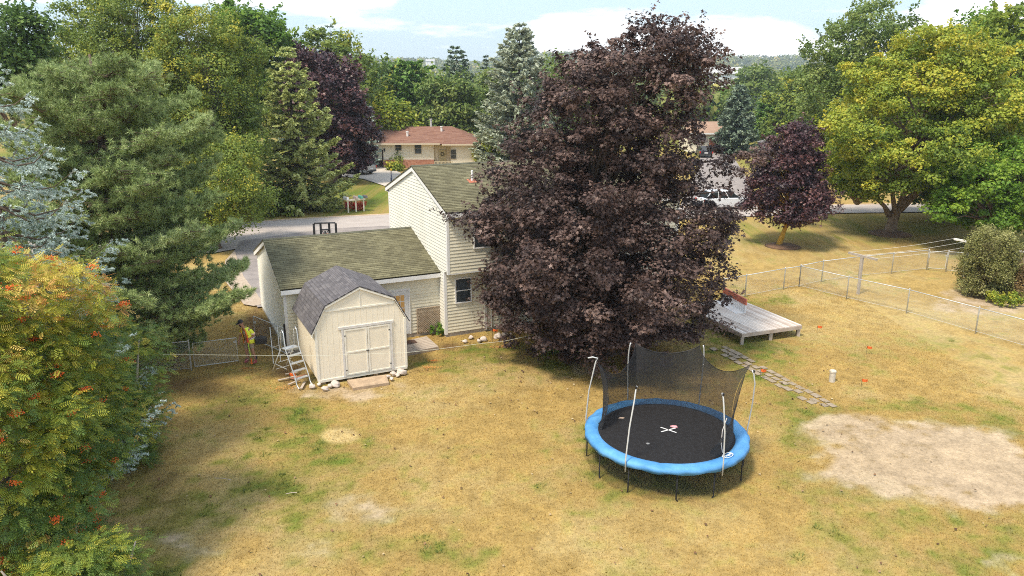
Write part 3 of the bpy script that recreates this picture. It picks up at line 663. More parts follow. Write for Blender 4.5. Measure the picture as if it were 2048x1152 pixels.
# lattice screen against the wall
mb = MB(); a0, zt = raywall(834, 618, G0-.12); a1, _ = raywall(881, 617, G0-.12); zt = 1.22; yy = G0-.10
n = 11; w = a1-a0
for k in range(-n, n+1):
    for s_, yo in ((1, 0), (-1, -.014)):
        x = a0+(k)*w/n; x0, z0 = x, .1; x1, z1 = x+s_*(zt-.1), zt
        if s_ < 0: x0 += zt-.1-.0; x1 = x0-(zt-.1)
        if s_ > 0:
            if x0 < a0: z0 += (a0-x0); x0 = a0
            if x1 > a1: z1 -= (x1-a1); x1 = a1
        else:
            if x0 > a1: z0 += (x0-a1); x0 = a1
            if x1 < a0: z1 -= (a0-x1); x1 = a0
        if z1-z0 > .05: mb.bar(HW(x0, yy+yo, z0), HW(x1, yy+yo, z1), .012, .034, up=(V_[0], V_[1], 0)) if False else mb.bar(HW(x0, yy+yo, z0), HW(x1, yy+yo, z1), .036, .010, up=(V_[0], V_[1], 0))
LATT = mat('weathered_lattice', (.40, .31, .22), .95, .3, 6)
lt = mb.build('lattice_panel', LATT); tag(lt, 'weathered brown lattice panel leaning on the wall beside the back door', 'lattice')
mb = MB(); mb.bar(HW(a0, yy-.01, .05), HW(a0, yy-.01, zt+.02), .04, .03); mb.bar(HW(a1, yy-.01, .05), HW(a1, yy-.01, zt+.02), .04, .03); mb.bar(HW(a0, yy-.01, zt), HW(a1, yy-.01, zt), .04, .03); mb.build('frame', LATT, lt)
# stoop of boards at the back door
st = thing('door_stoop', 'low weathered board platform below the back door', 'stoop', (0, 0, 0))
WOOD = mat('weathered_wood', (.36, .29, .23), .9, vscale=2.2, col2=(.52, .45, .38), bump=.2, bscale=30, stretch=(1, 6, 1))
q = [Vector(P(812, 706, .1)), Vector(P(877, 693, .1)), Vector(P(853, 672, .1)), Vector(P(800, 684, .1))]
mb = MB()
for k in range(8):
    e0, e1 = k/8+.006, (k+1)/8-.006
    a_, b_, c_, d_ = q[0].lerp(q[3], e0), q[1].lerp(q[2], e0), q[1].lerp(q[2], e1), q[0].lerp(q[3], e1)
    mb.add([a_, b_, c_, d_]+[v-Vector((0, 0, .04)) for v in (a_, b_, c_, d_)], [(0, 1, 2, 3), (0, 4, 5, 1), (1, 5, 6, 2), (2, 6, 7, 3), (3, 7, 4, 0)])
mb.build('deck_board', WOOD, st)
mb = MB(); mb.bar(q[0]-Vector((0, -.03, .1)), q[1]-Vector((0, -.03, .1)), .04, .12); mb.bar(q[1]-Vector((.03, 0, .1)), q[2]-Vector((.03, 0, .1)), .04, .12); mb.build('frame', LATT, st)
mb = MB(); c = (q[3]*.75+q[2]*.25)*.8+(q[0]*.8+q[1]*.2)*.2; c.z = .105; M = Matrix.Translation(c) @ Matrix.Rotation(YAW, 4, 'Z'); mb.box(-.35, .35, -.22, .22, 0, .02, M); tag(mb.build('door_mat', mat('doormat', (.12, .07, .05), 1, .3, 20)), 'dark brown doormat on the board stoop', 'doormat')

# ------------------------------------------------------------------ shed
shed = thing('garden_shed', 'cream gambrel roofed shed with double doors and grey shingles', 'shed', SHO, SYAW)
PLY = mat('cream_plywood', (.85, .77, .63), .75, .05, 1.5); PLYW = mat('shed_trim', (.80, .76, .67), .7, .08, 5); SHD = mat('shed_door_paint', (.82, .74, .60), .75, .06, 3)
gp = [(0, 2.12), (.44, 2.93), (SW/2, 3.50), (SW-.44, 2.93), (SW, 2.12)]
mb = MB(); mb.prism([(0, .12)]+gp+[(SW, .12)], 0, SD, 'y'); sw = mb.build('wall', PLY, shed)
mb = MB()
for k in range(1, 16):
    x = SW*k/16
    if SW*.29 < x < SW*.83: z0, z1 = 2.02, 2.72
    else: z0, z1 = .14, min(2.72, 2.05+(min(x, SW-x))*1.84)
    mb.box(x-.006, x+.006, -.004, .0, z0, z1)
for k in range(1, 16): y = SD*k/16; mb.box(-.004, 0, y-.006, y+.006, .14, 2.05)
mb.build('panel_groove', mat('groove', (.80, .71, .56), .9), sw)
mb = MB(); ov = .07
rp = [(-.16, 1.98), (.40, 3.0), (SW/2, 3.59), (SW-.40, 3.0), (SW+.16, 1.98)]
for i in range(4):
    (x0, z0), (x1, z1) = rp[i], rp[i+1]
    if i < 2: roofplane(mb, (x0, -ov, z0), (x0, SD+ov, z0), (x1, SD+ov, z1), (x1, -ov, z1), .13, .035)
    else: roofplane(mb, (x1, -ov, z1), (x1, SD+ov, z1), (x0, SD+ov, z0), (x0, -ov, z0), .13, .035)
mb.build('roof', ROOFB, shed)
mb = MB()
for yy in (-ov+.008,):
    for i in range(4):
        (x0, z0), (x1, z1) = rp[i], rp[i+1]
        mb.add([(x0, yy, z0-.035), (x1, yy, z1-.035), (x1, yy, z1-.12), (x0+(.03 if i == 0 else 0), yy, z0-.12)]+[(x0, yy+.022, z0-.035), (x1, yy+.022, z1-.035), (x1, yy+.022, z1-.12), (x0, yy+.022, z0-.12)],
               [(0, 1, 2, 3), (7, 6, 5, 4), (0, 4, 5, 1), (3, 2, 6, 7)])
mb.box(.40, SW-.40, -.022, -.001, 2.74, 2.80); mb.box(-.02, .07, -.022, .05, .1, 2.12); mb.box(SW-.07, SW+.02, -.022, .05, .1, 2.12); mb.box(.0, SW, -.03, -.001, .04, .14)
mb.box(SW/2-.02, SW/2+.02, -.018, -.001, 2.80, 3.40)
mb.build('trim', PLYW, shed)
d0, d1, dz0, dz1 = SW*.305, SW*.815, .16, 1.97
mb = MB(); mb.box(d0-.09, d0-.01, -.045, -.001, .1, dz1+.03); mb.box(d1+.01, d1+.09, -.045, -.001, .1, dz1+.03); mb.box(d0-.2, d1+.16, -.05, -.001, dz1+.03, dz1+.12); mb.build('door_frame', mat('door_trim', (.66, .63, .60), .8, .12, 6), shed)
for i, (x0, x1) in enumerate(((d0, (d0+d1)/2-.012), ((d0+d1)/2+.012, d1))):
    mb = MB(); mb.box(x0, x1, -.03, -.002, dz0, dz1)
    dd = mb.build('door', SHD, shed); mb = MB(); t = .055
    mb.box(x0, x0+t, -.048, -.031, dz0, dz1); mb.box(x1-t, x1, -.048, -.031, dz0, dz1)
    for z in (dz0, (dz0+dz1)/2-.03, dz1-t): mb.box(x0+t, x1-t, -.048, -.031, z, z+t)
    mb.build('door_batten', PLYW, dd)
    for z in (dz0+.2, dz1-.25): mb = MB(); mb.box(x0-.01 if i == 0 else x1-.06, x0+.06 if i == 0 else x1+.01, -.056, -.049, z, z+.035); mb.build('hinge', mat('dark_iron', (.10, .10, .10), .5, metal=.6), dd)
    if i == 0: mb = MB(); mb.box(x1-.06, x1+.05, -.07, -.049, 1.02, 1.06); mb.build('latch', MATS['dark_iron'], dd)
mb = MB()
for x in (.2, 1.2, 2.2, 3.2): mb.box(x-.09, x+.09, .03, SD-.1, -.1, .12)
mb.build('skid', LATT, shed)
# ramp slab, loose stones, boards
mb = MB(); q = [Vector(P(706, 776, .03)), Vector(P(778, 765, .03)), Vector(P(772, 749, .1)), Vector(P(694, 760, .1))]
mb.add(q+[v-Vector((0, 0, .12)) for v in q], [(0, 1, 2, 3), (0, 4, 5, 1), (1, 5, 6, 2), (3, 7, 4, 0)])
tag(mb.build('ramp_slab', mat('ramp', (.42, .31, .21), .95, .25, 5, .4, 30)), 'dusty brown slab ramp in front of the shed doors', 'ramp')
STONE = mat('boulder', (.50, .42, .36), .9, vscale=7, col2=(.70, .62, .56), bump=.5, bscale=18)
def rock(px, py, r, label, group, sq=.7):
    bm = bmesh.new(); bmesh.ops.create_icosphere(bm, subdivisions=3, radius=r); rr = random.Random(int(px*7+py))
    ph = [rr.uniform(0, 6) for _ in range(6)]
    for v in bm.verts:
        d = v.co.normalized(); f = 1+.16*math.sin(3*d.x+ph[0]+2*d.z)+.12*math.sin(4*d.y+ph[1])+.09*math.sin(6*d.z+ph[2]+3*d.x)
        v.co = Vector((v.co.x*f*(1+.25*math.sin(ph[3])), v.co.y*f, v.co.z*f*sq))
    me = bpy.data.meshes.new('stone'); bm.to_mesh(me); bm.free(); me.polygons.foreach_set('use_smooth', [True]*len(me.polygons)); me.materials.append(STONE)
    o = bpy.data.objects.new('stone', me); COL.objects.link(o); p = P(px, py, r*.4); o.location = (p[0], p[1], r*.30); o.rotation_euler = (0, 0, rr.uniform(0, 6)); return tag(o, label, 'stone', group)
RS = [(625, 772, .13, 'round pale stone under the foot of the stepladder'), (650, 776, .12, 'small grey stone left of the shed door sill'), (660, 771, .10, 'little dark stone against the shed sill'), (671, 767, .17, 'brown flat boulder below the left shed door'),
      (776, 752, .10, 'small stone touching the ramp slab edge'), (787, 747, .14, 'pale stone right of the ramp slab'), (795, 749, .10, 'small low stone in front of the shed right corner'), (803, 743, .17, 'largest pale stone at the right corner of the shed'), (783, 757, .09, 'tiny stone lying lowest beside the ramp'), (638, 768, .09, 'tiny stone at the left front shed corner')]
for px, py, r, l in RS: rock(px, py, r, l, 'stones around the shed base')
RS = [(942, 674, .11, 'small white stone nearest the house corner bed'), (958, 681, .10, 'small mossy stone in the middle of the house bed'), (967, 677, .15, 'grey stone left of the orange flag'), (996, 671, .20, 'largest flat grey stone under the house wall'), (1008, 668, .14, 'round pale stone at the edge of the purple maple'), (930, 682, .10, 'low greenish stone at the left end of the bed')]
for px, py, r, l in RS: rock(px, py, r, l, 'stones in the bed along the house wall')
# ------------------------------------------------------------------ trees
PURPLE = leafmat('purple_leaves', [(0, (.024, .015, .014)), (.4, (.066, .041, .036)), (.7, (.13, .082, .070)), (1, (.28, .19, .16))], .5, .32, .2)
PURPLE2 = leafmat('plum_leaves', [(0, (.02, .009, .014)), (.5, (.06, .026, .032)), (.8, (.12, .05, .052)), (1, (.20, .10, .09))], .45, .45, .12)
GOLD = leafmat('yellow_green_leaves', [(0, (.09, .15, .018)), (.4, (.20, .28, .035)), (.7, (.36, .41, .045)), (1, (.58, .52, .06))])
GREEN1 = leafmat('mid_green_leaves', [(0, (.07, .12, .025)), (.5, (.16, .235, .05)), (1, (.33, .38, .11))])
GREEN2 = leafmat('bright_green_leaves', [(0, (.06, .13, .015)), (.5, (.14, .27, .025)), (1, (.30, .42, .05))])
OLIVE = leafmat('olive_leaves', [(0, (.07, .12, .025)), (.45, (.155, .225, .04)), (.8, (.29, .35, .055)), (1, (.55, .50, .07))])
DARKG = leafmat('dark_green_leaves', [(0, (.045, .09, .02)), (.5, (.09, .17, .035)), (1, (.20, .30, .07))])
ROWAN = leafmat('rowan_leaves', [(0, (.08, .15, .04)), (.25, (.16, .25, .045)), (.5, (.33, .36, .04)), (.72, (.56, .48, .06)), (.9, (.72, .52, .14)), (1, (.68, .32, .09))], .5, .35, .25)
NORWAY = leafmat('norway_needles', [(0, (.17, .20, .06)), (.5, (.40, .45, .15)), (1, (.68, .72, .32))], .6, .3, .25)
BLUES = leafmat('blue_spruce_needles', [(0, (.17, .20, .14)), (.5, (.37, .42, .30)), (1, (.62, .65, .52))], .6, .3, .2)
BLUED = leafmat('blue_green_needles', [(0, (.07, .11, .075)), (.5, (.16, .22, .15)), (1, (.32, .38, .28))], .6, .3, .08)
PINE = leafmat('pine_needles', [(0, (.12, .16, .05)), (.5, (.30, .39, .14)), (1, (.56, .63, .30))], .55, .35, .12)
PINED = leafmat('pine_dark_needles', [(0, (.06, .13, .03)), (.5, (.14, .27, .05)), (1, (.30, .44, .09))], .55, .3, .1)
SILVER = leafmat('silver_needles', [(0, (.14, .20, .13)), (.5, (.36, .45, .40)), (1, (.70, .79, .77))], .5, .4, .05)
HEDGE = leafmat('hedge_leaves', [(0, (.13, .11, .04)), (.5, (.25, .26, .075)), (1, (.48, .46, .20))])
RUST = leafmat('rusty_leaves', [(0, (.14, .10, .04)), (.5, (.28, .19, .08)), (1, (.42, .30, .13))])

# the big purple maple behind the trampoline
Yp = 30.0
rows = [(712, 1190, 40), (690, 1212, 150), (640, 1205, 205), (590, 1190, 228), (520, 1192, 240), (450, 1190, 236), (400, 1180, 208), (340, 1212, 192), (290, 1210, 163), (220, 1228, 156), (160, 1262, 150), (110, 1295, 132), (80, 1312, 92), (60, 1308, 45), (42, 1305, 12)]
EXTRA = [(1450, 318, 31), (1480, 312, 31), (1505, 322, 31), (1525, 308, 31), (1440, 338, 30.5), (1470, 345, 30), (1425, 300, 31), (1420, 330, 30), (1440, 425, 29), (1462, 435, 29), (1450, 455, 28.5), (1430, 440, 28), (1425, 570, 28.5), (1440, 598, 28.5), (1000, 345, 31), (980, 360, 30.5), (1010, 370, 30.5), (925, 440, 30), (950, 445, 29.5), (975, 430, 29), (1425, 560, 28.5), (1450, 545, 29), (1410, 100, 31), (1425, 110, 31), (1440, 140, 31), (1432, 165, 31), (1275, 45, 30.5), (1190, 90, 30.5), (1165, 110, 30.5), (1140, 140, 30.5), (1060, 205, 31)]
prof, shf = [], []
X0 = XW(1225, Yp, 5)
for py, cx, hw in rows:
    z = max(ZH(py, Yp), .45); dep = Yp*CO-(z-H)*SI; prof.append((z, hw/F*dep*.97)); shf.append((z, (cx-1024)/F*dep-X0))
o_ = np.argsort([p[0] for p in prof]); prof = [prof[i] for i in o_]; shf = [shf[i] for i in o_]
decid('huge dense purple leaved maple between the house and the trampoline', X0, Yp, prof, PURPLE, n=1150, cl=.60, per=140, leaf=.130, extra=[(XW(a, y_, ZH(b_, y_))-X0, y_-Yp, ZH(b_, y_)) for a, b_, y_ in EXTRA], seed=4, trunk_r=.32, templ='maple', flat=.50,
      shift=shf, name='purple_maple_tree', nl=90, surf=.78, wob=.09, hue=.17, up=.75, bark=BARKD, trunk_top=12.5)
# smaller purple maples
def at(px, Y, z=4): return XW(px, Y, z), Y
def simple(label, px, Y, rows, M, **k):
    X = XW(px, Y, 4); pr, sh = [], []
    for r in rows:
        py, hw = r[0], r[1]; cx = r[2] if len(r) > 2 else px
        z = max(ZH(py, Y), .3); dep = Y*CO-(z-H)*SI; pr.append((z, hw/F*dep)); sh.append((z, (cx-1024)/F*dep-X))
    o_ = np.argsort([p[0] for p in pr]); return decid(label, X, Y, [pr[i] for i in o_], M, shift=[sh[i] for i in o_], **k)
simple('small purple maple with a yellow painted trunk in the open lawn', 1566, 51.1, [(445, 26, 1585), (432, 62, 1578), (410, 76, 1575), (370, 68, 1574), (330, 56, 1578), (290, 50, 1584), (265, 38, 1590), (245, 16, 1590)], PURPLE2,
       n=300, cl=.62, per=110, leaf=.17, seed=9, trunk_r=.17, templ='maple', name='purple_maple_tree', bark=mat('painted_bark', (.50, .30, .05), .9, .25, 6), nl=60, wob=.1, surf=.6)
simple('dark purple maple standing behind the tall olive spruce', 668, 84, [(345, 22, 690), (320, 48, 688), (280, 60, 672), (240, 66, 662), (190, 66, 655), (150, 56, 645), (125, 42, 632), (100, 20, 618)], PURPLE2, n=380, cl=1.0, per=110, leaf=.30, seed=10, trunk_r=.3, name='purple_maple_tree', templ='oval', nl=40)
# right group
simple('tall yellow green maple with a leaning forked trunk and mulch ring', 1780, 55.5, [(392, 26, 1700), (364, 105, 1765), (332, 170, 1810), (310, 190, 1825), (250, 185, 1850), (180, 150, 1870), (120, 115, 1880), (80, 78, 1885), (52, 30, 1880)], GOLD,
       n=950, cl=.72, per=150, leaf=.17, seed=12, trunk_r=.42, stems=[[(1780, 462, .50), (1783, 448, .38), (1792, 425, .34), (1815, 400, .26), (1850, 365, .20), (1890, 320, .12), (1920, 270, .05)], [(1788, 440, .30), (1800, 415, .24), (1808, 385, .18), (1825, 330, .12), (1850, 250, .05)], [(1780, 432, .24), (1768, 412, .15), (1752, 396, .12), (1740, 375, .10), (1715, 340, .04)], [(1790, 428, .22), (1786, 400, .16), (1785, 370, .12), (1780, 310, .06)], [(1800, 420, .2), (1835, 385, .16), (1880, 360, .1), (1940, 330, .04)]], name='maple_tree', templ='oval', bark=mat('bark_tan', (.23, .17, .12), .95, .3, 6, .6, 25, stretch=(1, 1, .25)), bias=lambda p: np.clip((p[:, 2]-7)*.03, -.15, .22)+np.where(p[:, 0] < -1.5, .10, -.06), nl=90, wob=.18, surf=.55)
simple('large mid green tree rising behind the small purple maple', 1725, 84, [(400, 90, 1700), (330, 115, 1715), (250, 120, 1730), (170, 115, 1735), (110, 100, 1740), (60, 75, 1745), (28, 50, 1760), (8, 20, 1770)], GREEN1, n=700, cl=1.0, per=120, leaf=.26, seed=13, trunk_r=.4, wob=.2, nl=60, templ='oval')
simple('bright green tree with low forked trunks behind the clipped bush', 1990, 49.5, [(455, 50, 1985), (430, 110, 1985), (390, 120, 2000), (345, 110, 2015), (310, 85, 2030), (285, 40, 2040)], GREEN2, n=400, cl=.65, per=120, leaf=.18, seed=14, trunk_r=.28, wob=.18, nl=50, templ='maple')
simple('green tree filling the top right corner of the view', 2045, 66, [(380, 90), (300, 120), (200, 120), (120, 110), (60, 80), (20, 30)], GOLD, n=420, cl=1.0, per=100, leaf=.32, seed=15, trunk_r=.35, wob=.22, bias=lambda p: np.full(len(p), -.12), templ='oval')
simple('dark topped green tree showing over the yellow green maple', 1945, 92, [(380, 110), (250, 110), (150, 95), (90, 75), (50, 45), (25, 15)], GREEN2, n=330, cl=1.3, per=100, leaf=.42, seed=16, trunk_r=.35, wob=.25)
simple('shaded green tree between the two right hand maples', 1900, 60, [(415, 50, 1905), (390, 80, 1910), (350, 95, 1910), (300, 70, 1900)], DARKG, n=220, cl=.8, per=100, leaf=.24, seed=17, trunk_r=.25, name='maple_tree')
# left back group
simple('tall olive birch with pale stems behind the dark pine', 285, 60, [(330, 60, 290), (250, 85, 285), (170, 95, 275), (100, 95, 265), (50, 85, 265), (10, 65, 270), (-40, 30, 270)], OLIVE, n=700, cl=.80, per=120, leaf=.17, seed=21, trunk_r=.22, bark=BARKG, wob=.2, nl=120, surf=.6)
simple('tall yellow topped birch right of the other olive birch', 415, 58, [(340, 60, 440), (270, 85, 430), (200, 95, 420), (120, 90, 410), (60, 75, 400), (15, 45, 385)], OLIVE, n=700, cl=.78, per=120, leaf=.17, seed=22, trunk_r=.22, bark=BARKG, wob=.2, nl=120, bias=lambda p: np.clip((p[:, 2]-9)*.03, -.2, .22), surf=.6)
simple('thin topped brownish tree left of the olive birches', 170, 64, [(250, 60), (150, 70), (80, 60), (40, 50, 185), (0, 30, 190)], OLIVE, n=220, cl=.9, per=70, leaf=.24, seed=23, trunk_r=.2, bark=BARKG, bias=lambda p: np.full(len(p), -.1), wob=.3)
simple('dark rounded green tree rising behind the birches', 490, 88, [(250, 60), (150, 80), (90, 80, 495), (50, 65, 495), (25, 45, 480), (5, 20, 470)], GREEN2, n=330, cl=1.2, per=110, leaf=.36, seed=24, trunk_r=.35, bias=lambda p: np.full(len(p), -.15), templ='oval')
simple('dark tree in the top left corner behind the silver spruce', 25, 50, [(200, 60), (120, 60), (60, 48), (30, 30), (10, 10)], DARKG, n=200, cl=.8, per=80, leaf=.24, seed=25, trunk_r=.25, wob=.25)
simple('weeping yellow green tree hanging over the road edge', 425, 50, [(462, 30, 425), (440, 75, 440), (400, 92, 430), (350, 90, 425), (310, 75, 425), (285, 40, 430)], OLIVE, n=340, cl=.7, per=130, leaf=.15, seed=26, trunk_r=.16, flat=.9, wob=.18, bias=lambda p: np.full(len(p), .10), name='weeping_tree', surf=.7, up=.3)
simple('low olive tree filling the gap left of the olive spruce', 330, 62, [(420, 60), (360, 80), (300, 80), (250, 50)], OLIVE, n=200, cl=1.0, per=90, leaf=.24, seed=27, trunk_r=.2)
# far broadleaf trees
FB = [(650, 100, [(300, 40), (200, 60), (130, 62), (90, 52), (62, 30)], OLIVE, 'olive tree with a rounded top above the purple maple', 31), (725, 112, [(330, 50), (260, 60), (200, 58, 720), (150, 50, 712), (115, 30, 705)], OLIVE, 'sloping yellow green tree right of the dark purple maple', 32),
      (752, 150, [(260, 50), (200, 44), (165, 36), (140, 28), (126, 12)], DARKG, 'tall dark green tree left of the far pine', 33), (768, 118, [(290, 45), (240, 48), (205, 36), (185, 15)], GREEN2, 'soft green tree behind the ranch house roof', 34),
      (770, 104, [(262, 45), (240, 42), (220, 26), (208, 10)], GOLD, 'small bright shrub tree at the left end of the ranch roof', 35), (905, 108, [(270, 45), (220, 52), (185, 45), (165, 28), (152, 10)], GREEN1, 'round green tree behind the right end of the ranch roof', 36),
      (1005, 120, [(250, 46), (195, 42), (150, 24)], GREEN1, 'green tree between the two blue grey spruces', 37), (1120, 110, [(300, 50), (200, 50), (140, 38), (118, 12)], GREEN1, 'green tree edging the big purple maple on its left', 38),
      (1530, 190, [(300, 60), (210, 66), (165, 52), (142, 26)], GREEN1, 'pale green tree in the gap above the small purple maple', 39), (1430, 200, [(260, 40), (215, 36), (190, 14)], GREEN2, 'small green tree above the far tan roof', 40),
      (1615, 130, [(330, 60), (260, 70), (200, 60), (160, 35), (140, 12)], OLIVE, 'olive tree left of the large mid green tree', 41), (1560, 145, [(300, 45), (260, 48), (225, 38), (205, 12)], GREEN1, 'rounded green tree behind the crown of the small purple maple', 42),
      (1650, 100, [(380, 50), (330, 55), (280, 45), (255, 15)], OLIVE, 'low olive tree between the small purple maple and the yellow one', 43), (800, 190, [(200, 50), (165, 50), (140, 20)], GOLD, 'distant yellowish tree in the gap left of the far pine', 44)]
for px, Y, rw, M, lb, sd in FB:
    simple(lb, px, Y, rw, M, n=int(150), cl=1.5*Y/110, per=95, leaf=.0042*Y, seed=sd, trunk_r=.25, nl=20, wob=.2)
# conifers
def con(label, px, Y, top, hw, M, **k):
    z = ZH(top, Y); X = XW(px, Y, z*.4); return conifer(label, X, Y, z, hw/F*(Y*CO-(2-H)*SI), M, **k)
con('tall olive Norway spruce beside the road bend', 588, 66, 86, 118, NORWAY, levels=24, nb=9, seed=51, tw=1.1, leaf=.30, per=13, droop=.26, dens=1.5, shape=.86, z0=.5)
con('very tall pale blue spruce behind the house roof', 1038, 96, 44, 92, BLUES, levels=34, nb=10, seed=52, tw=1.1, leaf=.50, per=8, droop=.16, shape=.62, dens=1.1, z0=.5)
con('blue grey spruce left of the very tall pale spruce', 915, 128, 90, 50, BLUED, levels=24, nb=9, seed=53, tw=1.1, leaf=.6, per=7, shape=.6, dens=.9)
con('broad dark green pine behind the ranch house', 826, 114, 122, 76, PINED, levels=20, nb=8, seed=54, tw=1.2, leaf=.6, per=9, droop=-.02, shape=.5, wob=.22, tipup=.2, name='pine_tree')
con('slim dark spruce tip left above the purple maple', 580, 118, 52, 34, BLUED, levels=22, nb=7, seed=55, tw=.9, leaf=.55, per=6, dens=.8)
con('dark spruce with a double tip over the olive tree', 668, 122, 46, 46, BLUED, levels=22, nb=7, seed=56, tw=.9, leaf=.55, per=6, dens=.8, shape=.7)
con('narrow dark spruce tip just right of the other tips', 690, 126, 74, 26, BLUED, levels=18, nb=7, seed=57, tw=.8, leaf=.5, per=6, dens=.8)
con('little blue spruce beside the left end of the ranch roof', 743, 97, 206, 17, SILVER, levels=14, nb=7, seed=58, tw=.5, leaf=.35, per=6)
con('blue green spruce beside the far tan garage', 1475, 116, 166, 44, BLUED, levels=24, nb=9, seed=59, tw=1.0, leaf=.55, per=8, shape=.7)
con('spreading dark pine left of the small purple maple crown', 1545, 138, 196, 46, PINED, levels=16, nb=8, seed=60, tw=1.1, leaf=.6, per=8, droop=0, shape=.5, name='pine_tree', wob=.2)
con('dark spruce hidden low behind the far garage spruce', 1512, 160, 188, 36, BLUED, levels=16, nb=7, seed=61, tw=1.1, leaf=.7, per=7)
con('dark narrow spruce edging the very tall pale spruce', 973, 140, 104, 24, BLUED, levels=20, nb=7, seed=62, tw=.9, leaf=.6, per=6)

# near white pine on the left: branches carrying soft tufts of long needles
def white_pine(label, X, Y, branches, hh, seed=70):
    g = np.random.default_rng(seed); t = thing('pine_tree', label, 'tree', (X, Y, 0)); mb = MB()
    mb.tube([(0, 0, -.1), (.1, 0, 3), (-.1, .1, 7), (0, 0, hh-1.0)], [.32, .25, .16, .04], 10)
    TP, TN, TS = [], [], []
    for (az, z, ln, rise, thick) in branches:
        ca, sa = math.cos(az), math.sin(az); f = lambda s: np.array([ca*ln*s, sa*ln*s, z+rise*s*s*ln-.10*ln*math.sin(s*3)])
        mb.tube([f(0), f(.35), f(.7), f(1)], [.03+.012*ln, .025+.007*ln, .02, .008], 5, cap=False)
        side = np.array([-sa, ca, 0]); n = int(64*ln*thick)
        s = .18+.82*g.random(n)**.75; wd = (.85*thick*(1.15-s)+.62)
        off = g.normal(size=n)*.55*wd; up = np.abs(g.normal(size=n))*.22*wd-.05
        p = np.array([f(q) for q in s])+side*off[:, None]+np.array([0, 0, 1])*up[:, None]-np.array([0, 0, .25])*(np.abs(off)**1.5)[:, None]*.3
        d = unit(np.array([ca, sa, 0])*.8+side*np.sign(off)[:, None]*.6*np.minimum(1, np.abs(off))[:, None]+np.array([0, 0, .55])+g.normal(size=(n, 3))*.3)
        TP.append(p); TN.append(d); TS.append(np.clip(.5+.12*g.normal(size=n)+.10*(s-.6)+.1*g.normal(), 0, 1))
        for q in range(0, n, 3): mb.tube([f(s[q]), p[q]], [.012, .005], 3, cap=False)
    TP, TN, TS = np.concatenate(TP), np.concatenate(TN), np.concatenate(TS); n = len(TP); per = 42
    ci = np.repeat(np.arange(n), per); m = len(ci)
    dd = unit(TN[ci]*.75+unit(g.normal(size=(m, 3)))*.85)
    tv = np.array([(0, -.055, 0), (1, 0, 0), (0, .055, 0)])
    root = TP[ci]-TN[ci]*(.14*g.random((m, 1)))
    V = place(tv, root, np.cross(dd, rnd(m)), .15+.06*g.random(m), dd)
    npmesh('crown', V, 3, m, NEEDF, np.clip(TS[ci]+.12*g.normal(size=m), 0, 1), PINE, t)
    mb.build('trunk', BARK, t, smooth=True)
    return t
g = np.random.default_rng(5); br = []
PX, PY = -14.9, 28.2
prof_p = [(.9, 2.6), (2.0, 3.7), (3.3, 5.1), (4.6, 5.0), (6.0, 4.5), (7.4, 4.6), (8.5, 4.1), (9.6, 3.6), (10.6, 3.5), (11.6, 2.6), (12.5, 1.4)]
for k in range(88):
    z = .9+11.4*((k+g.random())/88); r = np.interp(z, [p[0] for p in prof_p], [p[1] for p in prof_p])*(.70+.40*g.random())
    br.append((k*2.399963+g.random()*.5, z*.93-.1, r, .03+.10*g.random()+.010*z, .85+.5*g.random()))
white_pine('large dark green white pine by the chain link gate', PX, PY, br, 12.8)

